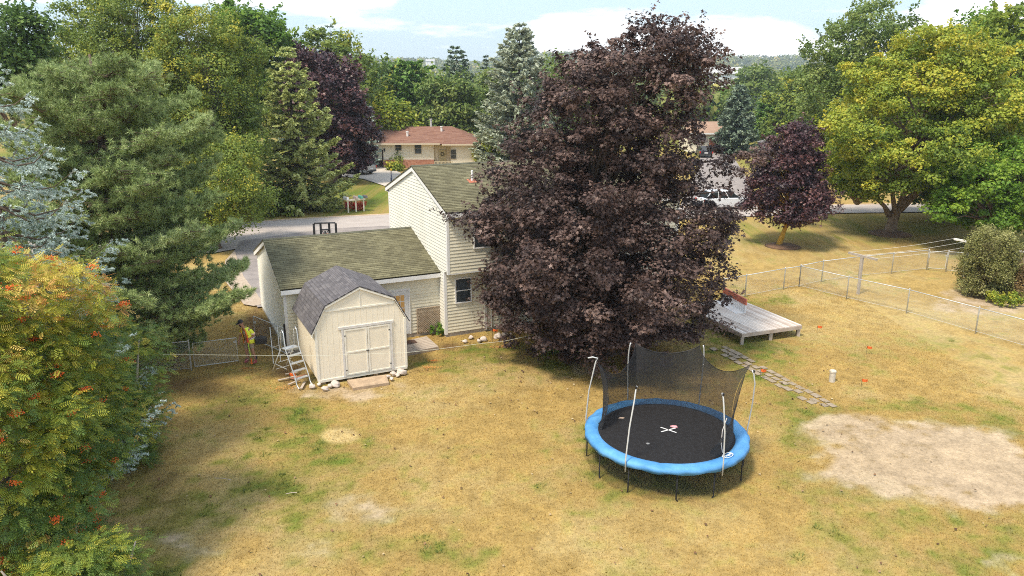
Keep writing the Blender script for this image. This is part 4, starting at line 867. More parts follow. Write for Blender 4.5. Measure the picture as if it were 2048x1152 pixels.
# silver blue spruce: bottle brush twigs close to the camera
def silver_spruce(label, X, Y, h, Rb, seed=80):
    g = np.random.default_rng(seed); t = thing('spruce_tree', label, 'tree', (X, Y, 0)); mb = MB()
    mb.tube([(0, 0, -.1), (0, 0, h*.5), (0, 0, h*.985)], [.24, .13, .02], 10)
    P0, D0, L0, TT = [], [], [], []
    lv = 17
    for l in range(lv):
        u = l/lv; z = .5+(h-.8)*u; k = 7 if u < .8 else 5
        for b in range(k):
            a = 2*math.pi*(b+.5*g.random())/k+l*2.1; ln = (Rb*(1-u)**.75*(.80 if u < .42 else 1.)+.15)*(.75+.45*g.random()); ca, sa = math.cos(a), math.sin(a); side = np.array([-sa, ca, 0]); bt = .08*g.normal()
            f = lambda s: np.array([ca*ln*s, sa*ln*s, z-.28*ln*math.sin(s*2.3)+.34*ln*s*s])
            mb.tube([f(0), f(.4), f(.7), f(.97)], [.03+.006*ln, .022, .014, .006], 4, cap=False)
            ns = int(ln/.12)
            for i in range(ns):
                s = .22+.78*(i+g.random())/ns; p = f(s); sg = 1 if i % 2 else -1; tl = (.75*(1.05-s)+.20)*(.7+.6*g.random())*min(1, ln/2+.4)
                dr = unit(side*sg*.8+np.array([ca, sa, 0])*.75+np.array([0, 0, -.25+.15*g.normal()])+g.normal(size=3)*.12); e = p+dr*tl
                nsub = max(1, int(tl/.13))
                for j in range(nsub):
                    q = p+dr*tl*(j+.5)/nsub; sd = unit(np.cross(dr, [0, 0, 1]))*(1 if j % 2 else -1)
                    d2 = unit(dr*.75+sd*.75+np.array([0, 0, -.30])+g.normal(size=3)*.15)
                    P0.append(q); D0.append(d2); L0.append(.17*(.7+.6*g.random())); TT.append(.5+bt+.15*g.normal()+.18*(s-.5))
                P0.append(p+dr*tl*.75); D0.append(dr); L0.append(.16); TT.append(.62+bt)
            P0.append(f(.9)); D0.append(unit(f(1)-f(.85))); L0.append(.22); TT.append(.75)
    P0, D0, L0, TT = map(np.array, (P0, D0, L0, TT)); n = len(P0); per = 24
    ci = np.repeat(np.arange(n), per); m = len(ci); s = g.random(m); rad = unit(np.cross(D0[ci], rnd(m)))
    root = P0[ci]+D0[ci]*(L0[ci]*s)[:, None]; dd = unit(rad*.8+D0[ci]*.75)
    tv = np.array([(0, -.2, 0), (1, 0, 0), (0, .2, 0)])
    V = place(tv, root, np.cross(dd, rnd(m)), .058+.016*g.random(m), dd)
    npmesh('crown', V, 3, m, NEEDF, np.clip(TT[ci]+.12*g.normal(size=m), 0, 1), SILVER, t)
    mb.build('trunk', BARK, t, smooth=True)
silver_spruce('silver blue spruce behind the orange berried tree at the left edge', -13.3, 19.6, 12.1, 4.2)

# rowan (mountain ash) in the left foreground
def rowan(label, X, Y, prof, n, per, seed=90, bias=None, size=.19, name='rowan_tree', berries=240):
    g = np.random.default_rng(seed); t = thing(name, label, 'tree', (X, Y, 0))
    C, fr = crown_points(prof, n, g, .55, .20)
    lt = []
    for i in range(5):
        x = .12+.17*i
        for s in (1, -1):
            b0 = len(lt); lt += [(x, 0, 0), (x+.085, s*.14, .012), (x+.12, s*.36, -.02), (x+.01, s*.20, .0)]
    lt += [(.93, 0, 0), (1.02, .08, 0), (1.22, 0, -.02), (1.02, -.08, 0)]
    lt += [(0, -.006, 0), (1, -.004, -.01), (1, .004, -.01), (0, .006, 0)]
    tv = np.array(lt); tf = [tuple(range(i, i+4)) for i in range(0, len(lt), 4)]
    cl = .55; rcl = cl*(.6+.7*g.random(n)); ax = C.copy(); ax[:, 2] *= 0; ax = unit(ax+1e-6); ci = np.repeat(np.arange(n), per); m = len(ci)
    d = unit(unit(g.normal(size=(m, 3)))+ax[ci]*.5+np.array([0, 0, .5])); pos = C[ci]+d*(rcl[ci]*(1.05-.6*g.random(m))*(1+.6*(g.random(m) < .08)))[:, None]*np.array([1, 1, .7])
    nrm = unit(np.array([0, 0, .8])+d*.35+g.normal(size=(m, 3))*.35); tg = unit(d*.8+g.normal(size=(m, 3))*.4+np.array([0, 0, -.25]))
    z = C[:, 2]; tn = .36+.19*g.normal(size=n)+(bias(C) if bias is not None else 0)
    V = place(tv, pos, nrm, size*(.75+.5*g.random(m)), tg)
    npmesh('crown', V, len(lt), m, tf, np.clip(tn[ci]+.14*g.normal(size=m), 0, 1), ROWAN, t)
    mb = MB(); top = prof[-1][0]
    for k in range(4):
        a = k*1.6+.4; mb.tube([(.12*math.cos(a), .12*math.sin(a), -.1), (.5*math.cos(a), .5*math.sin(a), top*.3), (1.0*math.cos(a), 1.0*math.sin(a), top*.62), (1.2*math.cos(a), 1.2*math.sin(a), top*.9)], [.09, .07, .045, .015], 7)
    limbs(mb, C, .8, top*.9, .14, g, 40 if berries > 50 else 10, rmin=.006); mb.build('trunk', BARKG, t, smooth=True)
    if berries:
        bi = g.choice(n, berries); bc = C[bi]+unit(C[bi]*np.array([1, 1, .0])+np.array([0, -.5, .8]))*(rcl[bi]*1.0)[:, None]
        oc = np.array([(1, 0, 0), (-1, 0, 0), (0, 1, 0), (0, -1, 0), (0, 0, 1), (0, 0, -1)], float); of = [(0, 2, 4), (2, 1, 4), (1, 3, 4), (3, 0, 4), (2, 0, 5), (1, 2, 5), (3, 1, 5), (0, 3, 5)]
        k = 30; ci = np.repeat(np.arange(berries), k); pb = bc[ci]+g.normal(size=(len(ci), 3))*np.array([.06, .06, .028])
        V = place(oc, pb, rnd(len(ci)), .015+.005*g.random(len(ci)))
        o_b = npmesh('berries', V, 6, len(ci), of, g.random(len(ci)), leafmat('berries', [(0, (.62, .07, .012)), (1, (.80, .20, .02))], .35, .5, 0), t); o_b['kind'] = 'stuff'
    return t
rowan('orange berried rowan with yellowing leaves in the left foreground', -11.45, 15.4, [(.25, 1.5), (1.2, 1.9), (2.5, 2.2), (4.0, 2.3), (5.4, 2.2), (6.6, 1.75), (7.3, 1.0), (7.7, .4)], 700, 60, 90,
      bias=lambda C: .0+np.clip((C[:, 2]-3.2)*.06, -.08, .17)+np.where(C[:, 2] < 2.8, .18*(C[:, 0] < .7), 0)-np.where(C[:, 0] > 1.2, .13, 0)*(C[:, 2] < 5.5), size=.195)
rowan('low green rowan bush at the right foot of the berried rowan', -9.0, 13.6, [(.1, .6), (.8, .8), (1.4, .6), (1.8, .3)], 80, 60, 91, bias=lambda C: np.full(len(C), -.13), size=.18, name='rowan_bush', berries=0)
rowan('green rowan bush in shade between the rowan and the pine', -11.8, 20.3, [(.1, 1.1), (1.4, 1.4), (3.0, 1.3), (4.2, .7)], 170, 60, 92, bias=lambda C: np.full(len(C), -.18), size=.19, name='rowan_bush', berries=8)

# bushes
def bush(label, px, py, prof, M, name='bush', n=200, cl=.35, per=90, leaf=.08, seed=1, wob=.08, cat='bush', group=None, trunk=False, surf=.45, flat=.9, **k):
    p = P(px, py); return decid(label, p[0], p[1], prof, M, n=n, cl=cl, per=per, leaf=leaf, seed=seed, trunk=trunk, name=name, cat=cat, group=group, wob=wob, surf=surf, flat=flat, **k)
bush('tall rounded green bush beyond the right hand fence', 1968, 588, [(.1, .95), (.8, 1.05), (1.8, 1.15), (2.6, 1.1), (3.1, .75), (3.35, .3)], HEDGE, n=400, per=100, leaf=.085, seed=101, trunk=True, trunk_r=.08)
bush('rusty brown bush beside the tall rounded green bush', 2030, 590, [(.1, .8), (.8, 1.0), (1.5, .9), (2.0, .5)], RUST, n=150, per=80, leaf=.08, seed=102, wob=.25, trunk=True, trunk_r=.05)
for i, (px, py, r) in enumerate(((1990, 605, .32), (2012, 612, .25), (2038, 608, .38))):
    bush(['small lime green plant left in the bed under the rusty bush', 'smallest lime green plant between two others in the bed', 'largest lime green plant at the right edge of the bed'][i], px, py, [(.05, r), (.3, r), (.5, r*.5)], GOLD, name='garden_plant', n=22, cl=.16, per=40, leaf=.09, seed=103+i, cat='plant', group='lime plants in the bed')
bush('soft bright green bush under the edge of the big purple maple', 1128, 706, [(.05, .55), (.5, .6), (.9, .4), (1.1, .15)], GREEN2, n=110, cl=.22, per=90, leaf=.05, seed=110)
bush('wide olive shrub in front of the right end of the ranch house', 930, 326, [(.2, 2.2), (1.2, 2.6), (2.3, 2.0), (3.0, 1.0)], OLIVE, n=130, cl=.8, per=80, leaf=.26, seed=111, name='shrub', bias=lambda p: np.full(len(p), -.08))
bush('yellow green shrub peeping over the green house roof', 1000, 335, [(.2, 2.2), (2, 2.6), (3.6, 1.9), (4.6, .8)], GOLD, n=140, cl=.8, per=80, leaf=.24, seed=112, name='shrub')
bush('pale yellow green shrub left of the big purple maple crown', 1045, 330, [(.2, 1.9), (2.5, 2.4), (4.6, 1.6), (5.6, .6)], GOLD, n=140, cl=.8, per=80, leaf=.24, seed=113, name='shrub')
bush('leafy weed growing at the foot of the lattice panel', 874, 668, [(.03, .22), (.25, .25), (.4, .12)], GREEN2, name='garden_plant', n=16, cl=.12, per=26, leaf=.09, seed=114, cat='plant')
for i, (px, py, w, h, M) in enumerate(((778, 332, 1.0, 1.6, RUST), (797, 333, 1.2, 1.8, GREEN1), (818, 331, .7, 1.0, GREEN2), (790, 340, .9, .7, GOLD), (845, 330, 1.3, 1.0, RUST))):
    bush(['rusty red shrub at the left end of the brick wainscot', 'dark green shrub standing tallest against the brick wainscot', 'small bright shrub in the ranch house bed', 'low yellow flowering shrub in front of the ranch bed', 'orange flowering shrub near the ranch house door'][i], px, py, [(.1, w), (h*.5, w), (h, w*.4)], M, name='shrub', n=30, cl=.45, per=40, leaf=.22, seed=120+i, group='shrubs in front of the ranch house')
bush('yellow green creeper hiding the wall end by the carport', 758, 328, [(.1, .5), (2, .5), (3.2, .3)], GOLD, name='shrub', n=20, cl=.35, per=40, leaf=.2, seed=127)
bush('low understory bushes beneath the olive Norway spruce', 520, 424, [(.1, 3.4), (1.2, 3.0), (1.9, 1.4)], OLIVE, name='shrub', n=120, cl=.6, per=70, leaf=.2, seed=128)
for i, (px, lb) in enumerate(((702, 'left red flower cluster under the mailbox rail'), (721, 'right red flower cluster under the mailbox rail'))):
    bush(lb, px, 419, [(.05, .40), (.35, .42), (.6, .25)], leafmat('red_flowers', [(0, (.30, .02, .02)), (.6, (.5, .03, .03)), (1, (.1, .15, .03))], .6, .3, .2), name='flower_bush', n=24, cl=.2, per=40, leaf=.10, seed=130+i, cat='flowers', group='red flowers under the mailboxes')
# mulch rings
for i, (px, py, r, lb) in enumerate(((1566, 491, 1.2, 'mulch ring'), (1780, 466, 1.5, 'mulch ring'))):
    p = P(px, py); mb = MB(); mb.lathe([(r, -.06), (r*.8, .03), (r*.3, .07), (.02, .08)], p, 24); tag(mb.build('mulch_ring', SOIL, smooth=True), kind='structure')

# distant wooded ridge and valley
def far_hills():
    xs = np.linspace(-2600, 2600, 131); ys = np.linspace(420, 2250, 56); Xg, Yg = np.meshgrid(xs, ys)
    def hh(x, y):
        w = x/y; r = np.clip((y-700)/900, 0, 1); r = r*r*(3-2*r)
        crest = 36+6*np.sin(w*9+.6)+6*np.sin(w*23)+3.5*np.sin(w*51+1)
        return r*crest*np.clip((y/1600)**.3, .5, 1.2)-9*np.clip((y-420)/300, 0, 1)*(1-r)+3*(fbm(x, y, 160, 77, 3)-.5)
    Z = hh(Xg, Yg); mb = MB(); nx = len(xs)
    mb.v = [tuple(v) for v in np.stack([Xg.ravel(), Yg.ravel(), Z.ravel()], 1)]
    mb.f = [(j*nx+i, j*nx+i+1, (j+1)*nx+i+1, (j+1)*nx+i) for j in range(len(ys)-1) for i in range(nx-1)]
    tag(mb.build('hills', mat('hill_ground', (.10, .12, .04), 1, .3, .02), smooth=True, fix=False), kind='structure')
    g = np.random.default_rng(200)
    def wood(name, label, n, y0, y1, rc, per, leaf, xr, M, seed, hf):
        g = np.random.default_rng(seed); y = y0+(y1-y0)*g.random(n); x = y*(xr[0]+(xr[1]-xr[0])*g.random(n)); z = hf(x, y)
        keep = z > -1e9; C = np.stack([x, y, z+rc*.9*(.7+.5*g.random(n))], 1); ci = np.repeat(np.arange(n), per); m = len(ci)
        d = unit(g.normal(size=(m, 3))+np.array([0, -.3, .4])); R_ = rc*(.7+.6*g.random(n)); pos = C[ci]+d*(R_[ci]*(.75+.3*g.random(m)))[:, None]*np.array([1, 1, 1.15])
        tn = .5+.22*g.normal(size=n); V = place(LQ*np.array([1, 1.3, 1]), pos, unit(d+g.normal(size=(m, 3))*.4), leaf*(.6+.8*g.random(m)))
        o = npmesh(name, V, 4, m, LQF, np.clip(tn[ci]+.08*g.normal(size=m), 0, 1), M); tag(o, label, 'woodland', kind='stuff')
    FW = leafmat('far_leaves', [(0, (.05, .09, .04)), (.4, (.12, .16, .05)), (.75, (.26, .28, .08)), (1, (.50, .40, .12))], .7, .2, .1)
    wood('ridge_wood', 'far off woods covering the distant ridge', 3600, 780, 1750, 8.0, 60, 3.0, (-.62, .62), FW, 201, hh)
    wood('valley_wood', 'mass of trees filling the valley beyond the houses', 1500, 190, 760, 5.2, 90, 1.5, (-.72, .72), FW, 202, lambda x, y: np.clip(hh(x, y), -10, 0)*(y > 420)+0*x)
far_hills()
# ------------------------------------------------------------------ trampoline
TC = Vector((4.56, 20.75, 0)); TR = 2.36; TZ = .90
tr = thing('trampoline', 'round trampoline with blue pad and torn black safety net', 'trampoline', TC)
BLUE = mat('blue_pad', (.055, .22, .50), .6, vscale=1.6, col2=(.13, .36, .66), bump=.9, bscale=7, spec=.35)
BLACKM = mat('black_mat', (.016, .015, .016), .75, .3, 8, spec=.25); STEEL = mat('galvanised', (.55, .56, .56), .45, .08, 9, metal=.15); DARKST = mat('dark_steel', (.03, .03, .035), .5, metal=.5)
mb = MB(); mb.lathe([(2.05, TZ-.03), (2.06, TZ-.015), (.01, TZ-.04)][::-1], n=64); mt = mb.build('mat', BLACKM, tr)
PAD_L = MB(); n = 96
for k in range(n):
    a = 2*math.pi*k/n; w = 1+.006*math.sin(k*1.7)+.004*math.sin(k*5.3); s_ = .012*math.sin(k*.9)+.01*math.sin(k*2.3); seam = -.022 if k % 16 == 4 else 0
    for r, z in ((1.99, TZ-.02), (2.02, TZ+.015+seam), (2.14, TZ+.045+s_+seam), (2.28*w, TZ+.04+s_+seam), (2.385*w, TZ+.0), (2.40*w, TZ-.13+.02*math.sin(k*1.1)), (2.37*w, TZ-.13), (2.36, TZ-.02)):
        PAD_L.v.append((math.cos(a)*r, math.sin(a)*r, z))
for k in range(n):
    for j in range(7): PAD_L.f.append((k*8+j, ((k+1) % n)*8+j, ((k+1) % n)*8+j+1, k*8+j+1))
pad = PAD_L.build('pad', BLUE, tr, smooth=True)
# white oval emblem with lettering on the pad
ea = math.atan2(*(np.array(P(1460, 914, TZ+.05))-np.array(TC))[[1, 0]]); ec = Vector((math.cos(ea)*2.15, math.sin(ea)*2.15, TZ+.075))
mb = MB(); m_ = 40; M = Matrix.Translation(ec) @ Matrix.Rotation(ea+math.pi/2, 4, 'Z') @ Matrix.Rotation(R(0), 4, 'X')
for k in range(m_):
    a = 2*math.pi*k/m_
    for r in (1., .86): v = M @ Vector((math.cos(a)*.21*r, math.sin(a)*.115*r, 0)); mb.v.append(tuple(v))
for k in range(m_): k2 = (k+1) % m_; mb.f.append((2*k, 2*k2, 2*k2+1, 2*k+1))
WEM = mat('emblem_white', (.8, .82, .85), .5); em = mb.build('emblem', WEM, pad, fix=False)
def text(s, size, M, parent, m, name='lettering', th=.002, shear=0):
    cu = bpy.data.curves.new(name, 'FONT'); cu.body = s; cu.size = size; cu.align_x = 'CENTER'; cu.align_y = 'CENTER'; cu.extrude = th; cu.shear = shear; cu.offset = size*.02
    o = bpy.data.objects.new(name, cu); COL.objects.link(o); dg = bpy.context.evaluated_depsgraph_get(); me = bpy.data.meshes.new_from_object(o.evaluated_get(dg)); bpy.data.objects.remove(o)
    me.transform(M); me.materials.clear(); me.materials.append(m); o = bpy.data.objects.new(name, me); COL.objects.link(o); o.parent = parent; return o
text('Propel', .125, M @ Matrix.Translation((0, 0, .003)), pad, WEM, shear=.2)
# tape cross, patches on the mat
for a in (R(28), R(-42)):
    mb = MB(); M2 = Matrix.Translation((TC.x*0+.0, 0, 0)) @ Matrix.Rotation(a, 4, 'Z'); mb.box(-.27, .27, -.022, .022, TZ-.037, TZ-.026, M2)
    c = Vector(P(1337, 858, TZ))-TC; o = mb.build('tape_strip', mat('tape', (.62, .62, .62), .6), mt); o.location = (c.x, c.y, 0)
for px, py, s, col, nm in ((1349, 852, .10, (.75, .35, .38), 'pink cloth scrap lying beside the tape cross'), (1243, 835, .07, (.45, .33, .25), 'small brown leaf scrap at the left of the trampoline mat'), (1296, 886, .05, (.25, .25, .25), 'small grey pebble near the front of the trampoline mat')):
    c = P(px, py, TZ); mb = MB(); rr = random.Random(px); pts = [(c[0]+math.cos(k*.9)*s*(.6+.6*rr.random())*1.3, c[1]+math.sin(k*.9)*s*(.6+.6*rr.random())*.8) for k in range(7)]
    mb.prism(pts, TZ-.03, TZ-.008, 'z'); tag(mb.build('litter_scrap', mat('scrap%d' % px, col, .8)), nm, 'scrap')
mb = MB(); mb.tube([(math.cos(2*math.pi*k/48)*2.33, math.sin(2*math.pi*k/48)*2.33, TZ-.10) for k in range(49)], .024, 6, cap=False); mb.build('frame_ring', DARKST, tr, smooth=True)
poles = {}
for key, (b_, t_) in dict(fl=((1265, 914), (1272, 773)), fr=((1434, 925), (1447, 787)), r=((1498, 862), (1508, 741)), rr=((1404, 803), (1408, 690)), rl=((1256, 800), (1260, 685)), l=((1187, 842), (1192, 716))).items():
    pb = Vector(P(b_[0], b_[1], TZ))-TC; ang = math.atan2(pb.y, pb.x); pb = Vector((math.cos(ang)*2.36, math.sin(ang)*2.36, 0)); pt = Vector(P(t_[0], t_[1], 3.0))-TC
    if pt.length > 2.9 or (Vector((pt.x, pt.y))-Vector((pb.x, pb.y))).length > .55: dlt = Vector((pt.x-pb.x, pt.y-pb.y)); dlt = dlt*(.55/max(dlt.length, .55)); pt = Vector((pb.x+dlt.x, pb.y+dlt.y, 3.0))
    poles[key] = (pb, Vector((pt.x, pt.y, 3.0)), ang)
    o_ = Vector((math.cos(ang), math.sin(ang), 0))
    pts = [Vector((pb.x, pb.y, .62))+o_*.05, Vector((pb.x, pb.y, 1.0))+o_*.06, pb.lerp(pt, .5)+o_*.09+Vector((0, 0, .85)), Vector((pt.x, pt.y, 2.6))+o_*.06, Vector((pt.x, pt.y, 2.9)), Vector((pt.x, pt.y, 3.0))-o_*.05]
    if key == 'l': pts += [Vector((pt.x, pt.y, 3.03))+Vector((-.10, 0, 0)), Vector((pt.x, pt.y, 3.0))+Vector((-.24, 0, 0))]
    pts[2].z = 1.9
    mb = MB(); mb.tube(pts, .021, 8); po = mb.build('net_pole', STEEL, tr, smooth=True)
    mb = MB(); mb.lathe([(.03, -.03), (.032, .03)], (pt.x, pt.y, 2.97), 8); mb.build('cap', DARKST, po)
# legs: U shaped
for k in range(6):
    a0 = math.atan2(poles['fr'][0].y, poles['fr'][0].x)+k*math.pi/3-R(4); a1 = a0-R(27)
    q = lambda a, z, r=2.31: (math.cos(a)*r, math.sin(a)*r, z)
    mb = MB(); mb.tube([q(a0, TZ-.1), q(a0, .0), q(a0-R(1.5), -.10), q((a0+a1)/2, -.12, 2.26), q(a1+R(1.5), -.10), q(a1, .0), q(a1, TZ-.1)], .021, 7); mb.build('leg', DARKST, tr, smooth=True)
NET = gridmat('net_mesh', (.02, .02, .022), .018, .50, rough=.8)
NETL = gridmat('skirt_net_mesh', (.015, .02, .02), .02, .10, rough=.8)
def netstrip(names, sag, lows, name='net', zb=TZ, parent=tr, m=NET, frac=1.):
    mb = MB(); cols = []; L_ = 0
    for i in range(len(names)-1):
        a, b_ = poles[names[i]], poles[names[i+1]]; da = (b_[2]-a[2]) % (2*math.pi)
        if da > math.pi: da -= 2*math.pi
        N_ = 18
        for k in range(N_+(i == len(names)-2)):
            t = k/N_; an = a[2]+da*t*frac; sg = 4*t*(1-t); rt = (Vector((a[1].x, a[1].y)).length*(1-t)+Vector((b_[1].x, b_[1].y)).length*t)
            zt = (lows[i][0]*(1-t)+lows[i][1]*t)-sag[i]*sg**.75; rt = rt*(1-.16*sg**.6)-.03
            cols.append((an, zt, rt)); 
    J = 12; base = 0; uvs = []
    for c, (an, zt, rt) in enumerate(cols):
        for j in range(J+1):
            s = j/J; r = 1.93+(rt-1.93)*s**2.2-.06*math.sin(math.pi*s)+.02*math.sin(c*1.3+s*5); z = zb+(zt-zb)*s
            mb.v.append((math.cos(an)*r, math.sin(an)*r, z)); uvs.append((an*2.1, z))
    for c in range(len(cols)-1):
        for j in range(J):
            f = (c*(J+1)+j, (c+1)*(J+1)+j, (c+1)*(J+1)+j+1, c*(J+1)+j+1); mb.f.append(f); mb.uv[len(mb.f)-1] = [uvs[i] for i in f]
    o = mb.build(name, m, parent, fix=False)
    mb = MB(); mb.tube([tuple(mb2) for mb2 in [(math.cos(an)*rt, math.sin(an)*rt, zt) for an, zt, rt in cols]], .008, 4); mb.build('net_cord', DARKST, o)
    return o
netstrip(['l', 'rl', 'rr', 'r'], [.62, .26, .45], [(2.80, 2.97), (2.97, 2.97), (2.97, 2.97)])
netstrip(['r', 'fr'], [.35], [(2.95, 1.55)])
netstrip(['l', 'fl'], [.1], [(2.75, 1.1)], frac=.22)
mb = MB(); n = 72; 
for k in range(n+1):
    a = 2*math.pi*k/n
    for z, r in ((TZ-.14, 2.35), (.45, 2.33), (.0, 2.36+.05*math.sin(k*1.3))): mb.v.append((math.cos(a)*r, math.sin(a)*r, z))
for k in range(n):
    for j in (0, 1):
        f = (k*3+j, (k+1)*3+j, (k+1)*3+j+1, k*3+j+1); mb.f.append(f); mb.uv[len(mb.f)-1] = [(i//3*.205, mb.v[i][2]) for i in f]
mb.build('skirt_net', NETL, tr, fix=False)
# loose white strap hanging from the net
a = poles['fr'][2]+.25
mb = MB(); mb.tube([(math.cos(a)*1.98, math.sin(a)*1.98, 2.0), (math.cos(a)*1.93-.05, math.sin(a)*1.93, 1.6), (math.cos(a)*1.95-.07, math.sin(a)*1.95, 1.2), (math.cos(a)*1.95-.02, math.sin(a)*1.95, .95)], .012, 5); mb.build('strap', mat('strap', (.7, .66, .64), .7), tr)

# ------------------------------------------------------------------ deck, lawn pieces
dk = thing('wooden_deck', 'low grey weathered deck platform half hidden by the purple maple', 'deck')
DZ = .46; c0 = Vector(P(1484, 667, DZ)); c1 = Vector(P(1604, 650, DZ)); ax_ = (c1-c0).normalized(); ay_ = Vector((-ax_.y, ax_.x, 0)); DW = (c1-c0).length; DL = 4.6; DX0 = -.0
bm_ = bpy.data.materials.new('deck_board_grey'); bm_.use_nodes = True; nt = bm_.node_tree; b = nt.nodes['Principled BSDF']; b.inputs['Roughness'].default_value = .85; oi = nt.nodes.new('ShaderNodeObjectInfo'); r_ = nt.nodes.new('ShaderNodeValToRGB'); r_.color_ramp.elements[0].color = (.42, .33, .27, 1); r_.color_ramp.elements[1].color = (.74, .67, .61, 1)
n_t = nt.nodes.new('ShaderNodeTexNoise'); n_t.inputs['Scale'].default_value = 1.3; n_t.inputs['Detail'].default_value = 6; tcn = nt.nodes.new('ShaderNodeTexCoord'); nt.links.new(tcn.outputs['Object'], n_t.inputs['Vector']); ad = nt.nodes.new('ShaderNodeMath'); ad.operation = 'MULTIPLY_ADD'; ad.inputs[1].default_value = 1.1; nt.links.new(n_t.outputs['Fac'], ad.inputs[0]); a2_ = nt.nodes.new('ShaderNodeMath'); a2_.operation = 'MULTIPLY_ADD'; a2_.inputs[1].default_value = .9; a2_.inputs[2].default_value = -.5; nt.links.new(oi.outputs['Random'], a2_.inputs[0]); nt.links.new(a2_.outputs[0], ad.inputs[2]); nt.links.new(ad.outputs[0], r_.inputs[0]); nt.links.new(r_.outputs[0], b.inputs['Base Color'])
for k in range(24):
    e0 = DW*k/24+.006; e1 = DW*(k+1)/24-.006; mb = MB(); q = [c0+ax_*e0, c0+ax_*e1, c0+ax_*e1+ay_*DL, c0+ax_*e0+ay_*DL]
    mb.add(q+[v-Vector((0, 0, .035)) for v in q], [(0, 1, 2, 3), (0, 4, 5, 1), (1, 5, 6, 2), (2, 6, 7, 3), (3, 7, 4, 0)]); mb.build('deck_board', bm_, dk)
DECKW = mat('deck_boards', (.47, .37, .31), .85, vscale=1.1, col2=(.74, .67, .62), bump=.2, bscale=30, stretch=(1.0, 1.0, 1))
mb = MB()
for a, b_ in ((Vector((0, 0, 0)), ax_*DW), (ay_*DL, ax_*DW+ay_*DL)): mb.bar(c0+a-Vector((0, 0, .11)), c0+b_-Vector((0, 0, .11)), .04, .14)
for a, b_ in ((Vector((0, 0, 0)), ay_*DL), (ax_*DW, ax_*DW+ay_*DL), (ax_*DW*.5, ax_*DW*.5+ay_*DL)): mb.bar(c0+a-Vector((0, 0, .11))+ay_*.025, c0+b_-Vector((0, 0, .11))-ay_*.025, .04, .138)
mb.build('rim_joist', mat('joist_wood', (.36, .28, .22), .9, vscale=3, col2=(.52, .44, .38)), dk)
for i in (0.03, .5, .97):
    for j in (.02, .5, .98):
        p = c0+ax_*DW*i+ay_*DL*j; mb = MB(); mb.box(p.x-.07, p.x+.07, p.y-.07, p.y+.07, -.1, DZ-.18); mb.build('post', WOOD, dk)
# red topped white bench behind the deck
BRED = mat('faded_red', (.60, .17, .10), .6, .15, 3); BWH = mat('plastic_white', (.80, .78, .76), .5, .05, 3)
bn = thing('garden_bench', 'white bench with a faded red top behind the wooden deck', 'bench', (0, 0, 0))
q0 = Vector(P(1506, 612, .45)); 
d_ = (Vector(P(1455, 583, 1.0))-Vector(P(1492, 603, 1.0))); d_.z = 0; d_.normalize(); n_ = Vector((d_.y, -d_.x, 0)); e_ = Vector(P(1493, 604, 1.0)); e_.z = 0
mb = MB(); mb.bar(e_+Vector((0, 0, .98)), e_+d_*2.2+Vector((0, 0, .98)), .09, .30, up=(0, 0, 1)); mb.build('back_rail', BRED, bn, bevel=.02)
mb = MB()
for k in range(12): p = e_+d_*(.09+k*.185); mb.box(p.x-.05, p.x+.05, p.y-.02, p.y+.02, .45, .86)
mb.build('backrest', BWH, bn)
mb = MB(); a = e_+n_*.05; mb.bar(a+n_*-.30+Vector((0, 0, .45)), a+n_*-.30+d_*2.2+Vector((0, 0, .45)), .5, .05); mb.build('seat', BWH, bn)
for s in (.06, 2.14):
    for k in (0, .5): p = e_+d_*s-n_*k; mb = MB(); mb.box(p.x-.04, p.x+.04, p.y-.04, p.y+.04, -.05, .45 if k else .85); mb.build('leg', BWH, bn)
# pipe stub in the lawn
c = P(1664, 760); mb = MB(); mb.lathe([(.11, -.1), (.11, .30), (.125, .31), (.125, .37), (.10, .40), (.02, .41)], c, 18); tag(mb.build('pipe_stub', mat('dirty_pvc', (.55, .50, .42), .7, .25, 8), smooth=False), 'short capped grey pipe standing in the lawn beyond the paver path', 'pipe')
# survey flags and paint
ORG = mat('flag_orange', (.75, .15, .03), .6)
FL = [(985, 682, .55, 'orange flag among the stones along the house wall'), (1634, 664, .3, 'orange flag nearest the right corner of the wooden deck'), (1733, 706, .3, 'orange flag alone in the lawn above the pipe stub'), (1722, 776, .36, 'orange flag between the pipe stub and the bare circle'), (1520, 756, .36, 'orange flag beside the paver path near the trampoline'), (580, 766, .40, 'orange flag under the aluminium stepladder')]
for px, py, h_, lb in FL:
    p = P(px, py); t = thing('marker_flag', lb, 'flag', p, 0, 'orange marker flags in the lawn'); mb = MB(); mb.tube([(0, 0, -.05), (0, 0, h_)], .006, 4); mb.build('wire', DARKST, t)
    mb = MB(); N_ = 5
    for i in range(N_+1):
        for z in (h_-.10, h_): mb.v += [(i*.03, .025*math.sin(i*1.6), z-.03*i/5), (i*.045, .025*math.sin(i*1.6)+.004, z-.03*i/5)]
    for i in range(N_): b0 = 4*i; mb.f += [(b0, b0+4, b0+6, b0+2), (b0+1, b0+3, b0+7, b0+5), (b0+2, b0+6, b0+7, b0+3), (b0, b0+1, b0+5, b0+4)]
    mb.build('flag', ORG, t)
PAINT = mat('marking_paint', (.70, .20, .05), .9, vscale=12, col2=(.50, .26, .07))
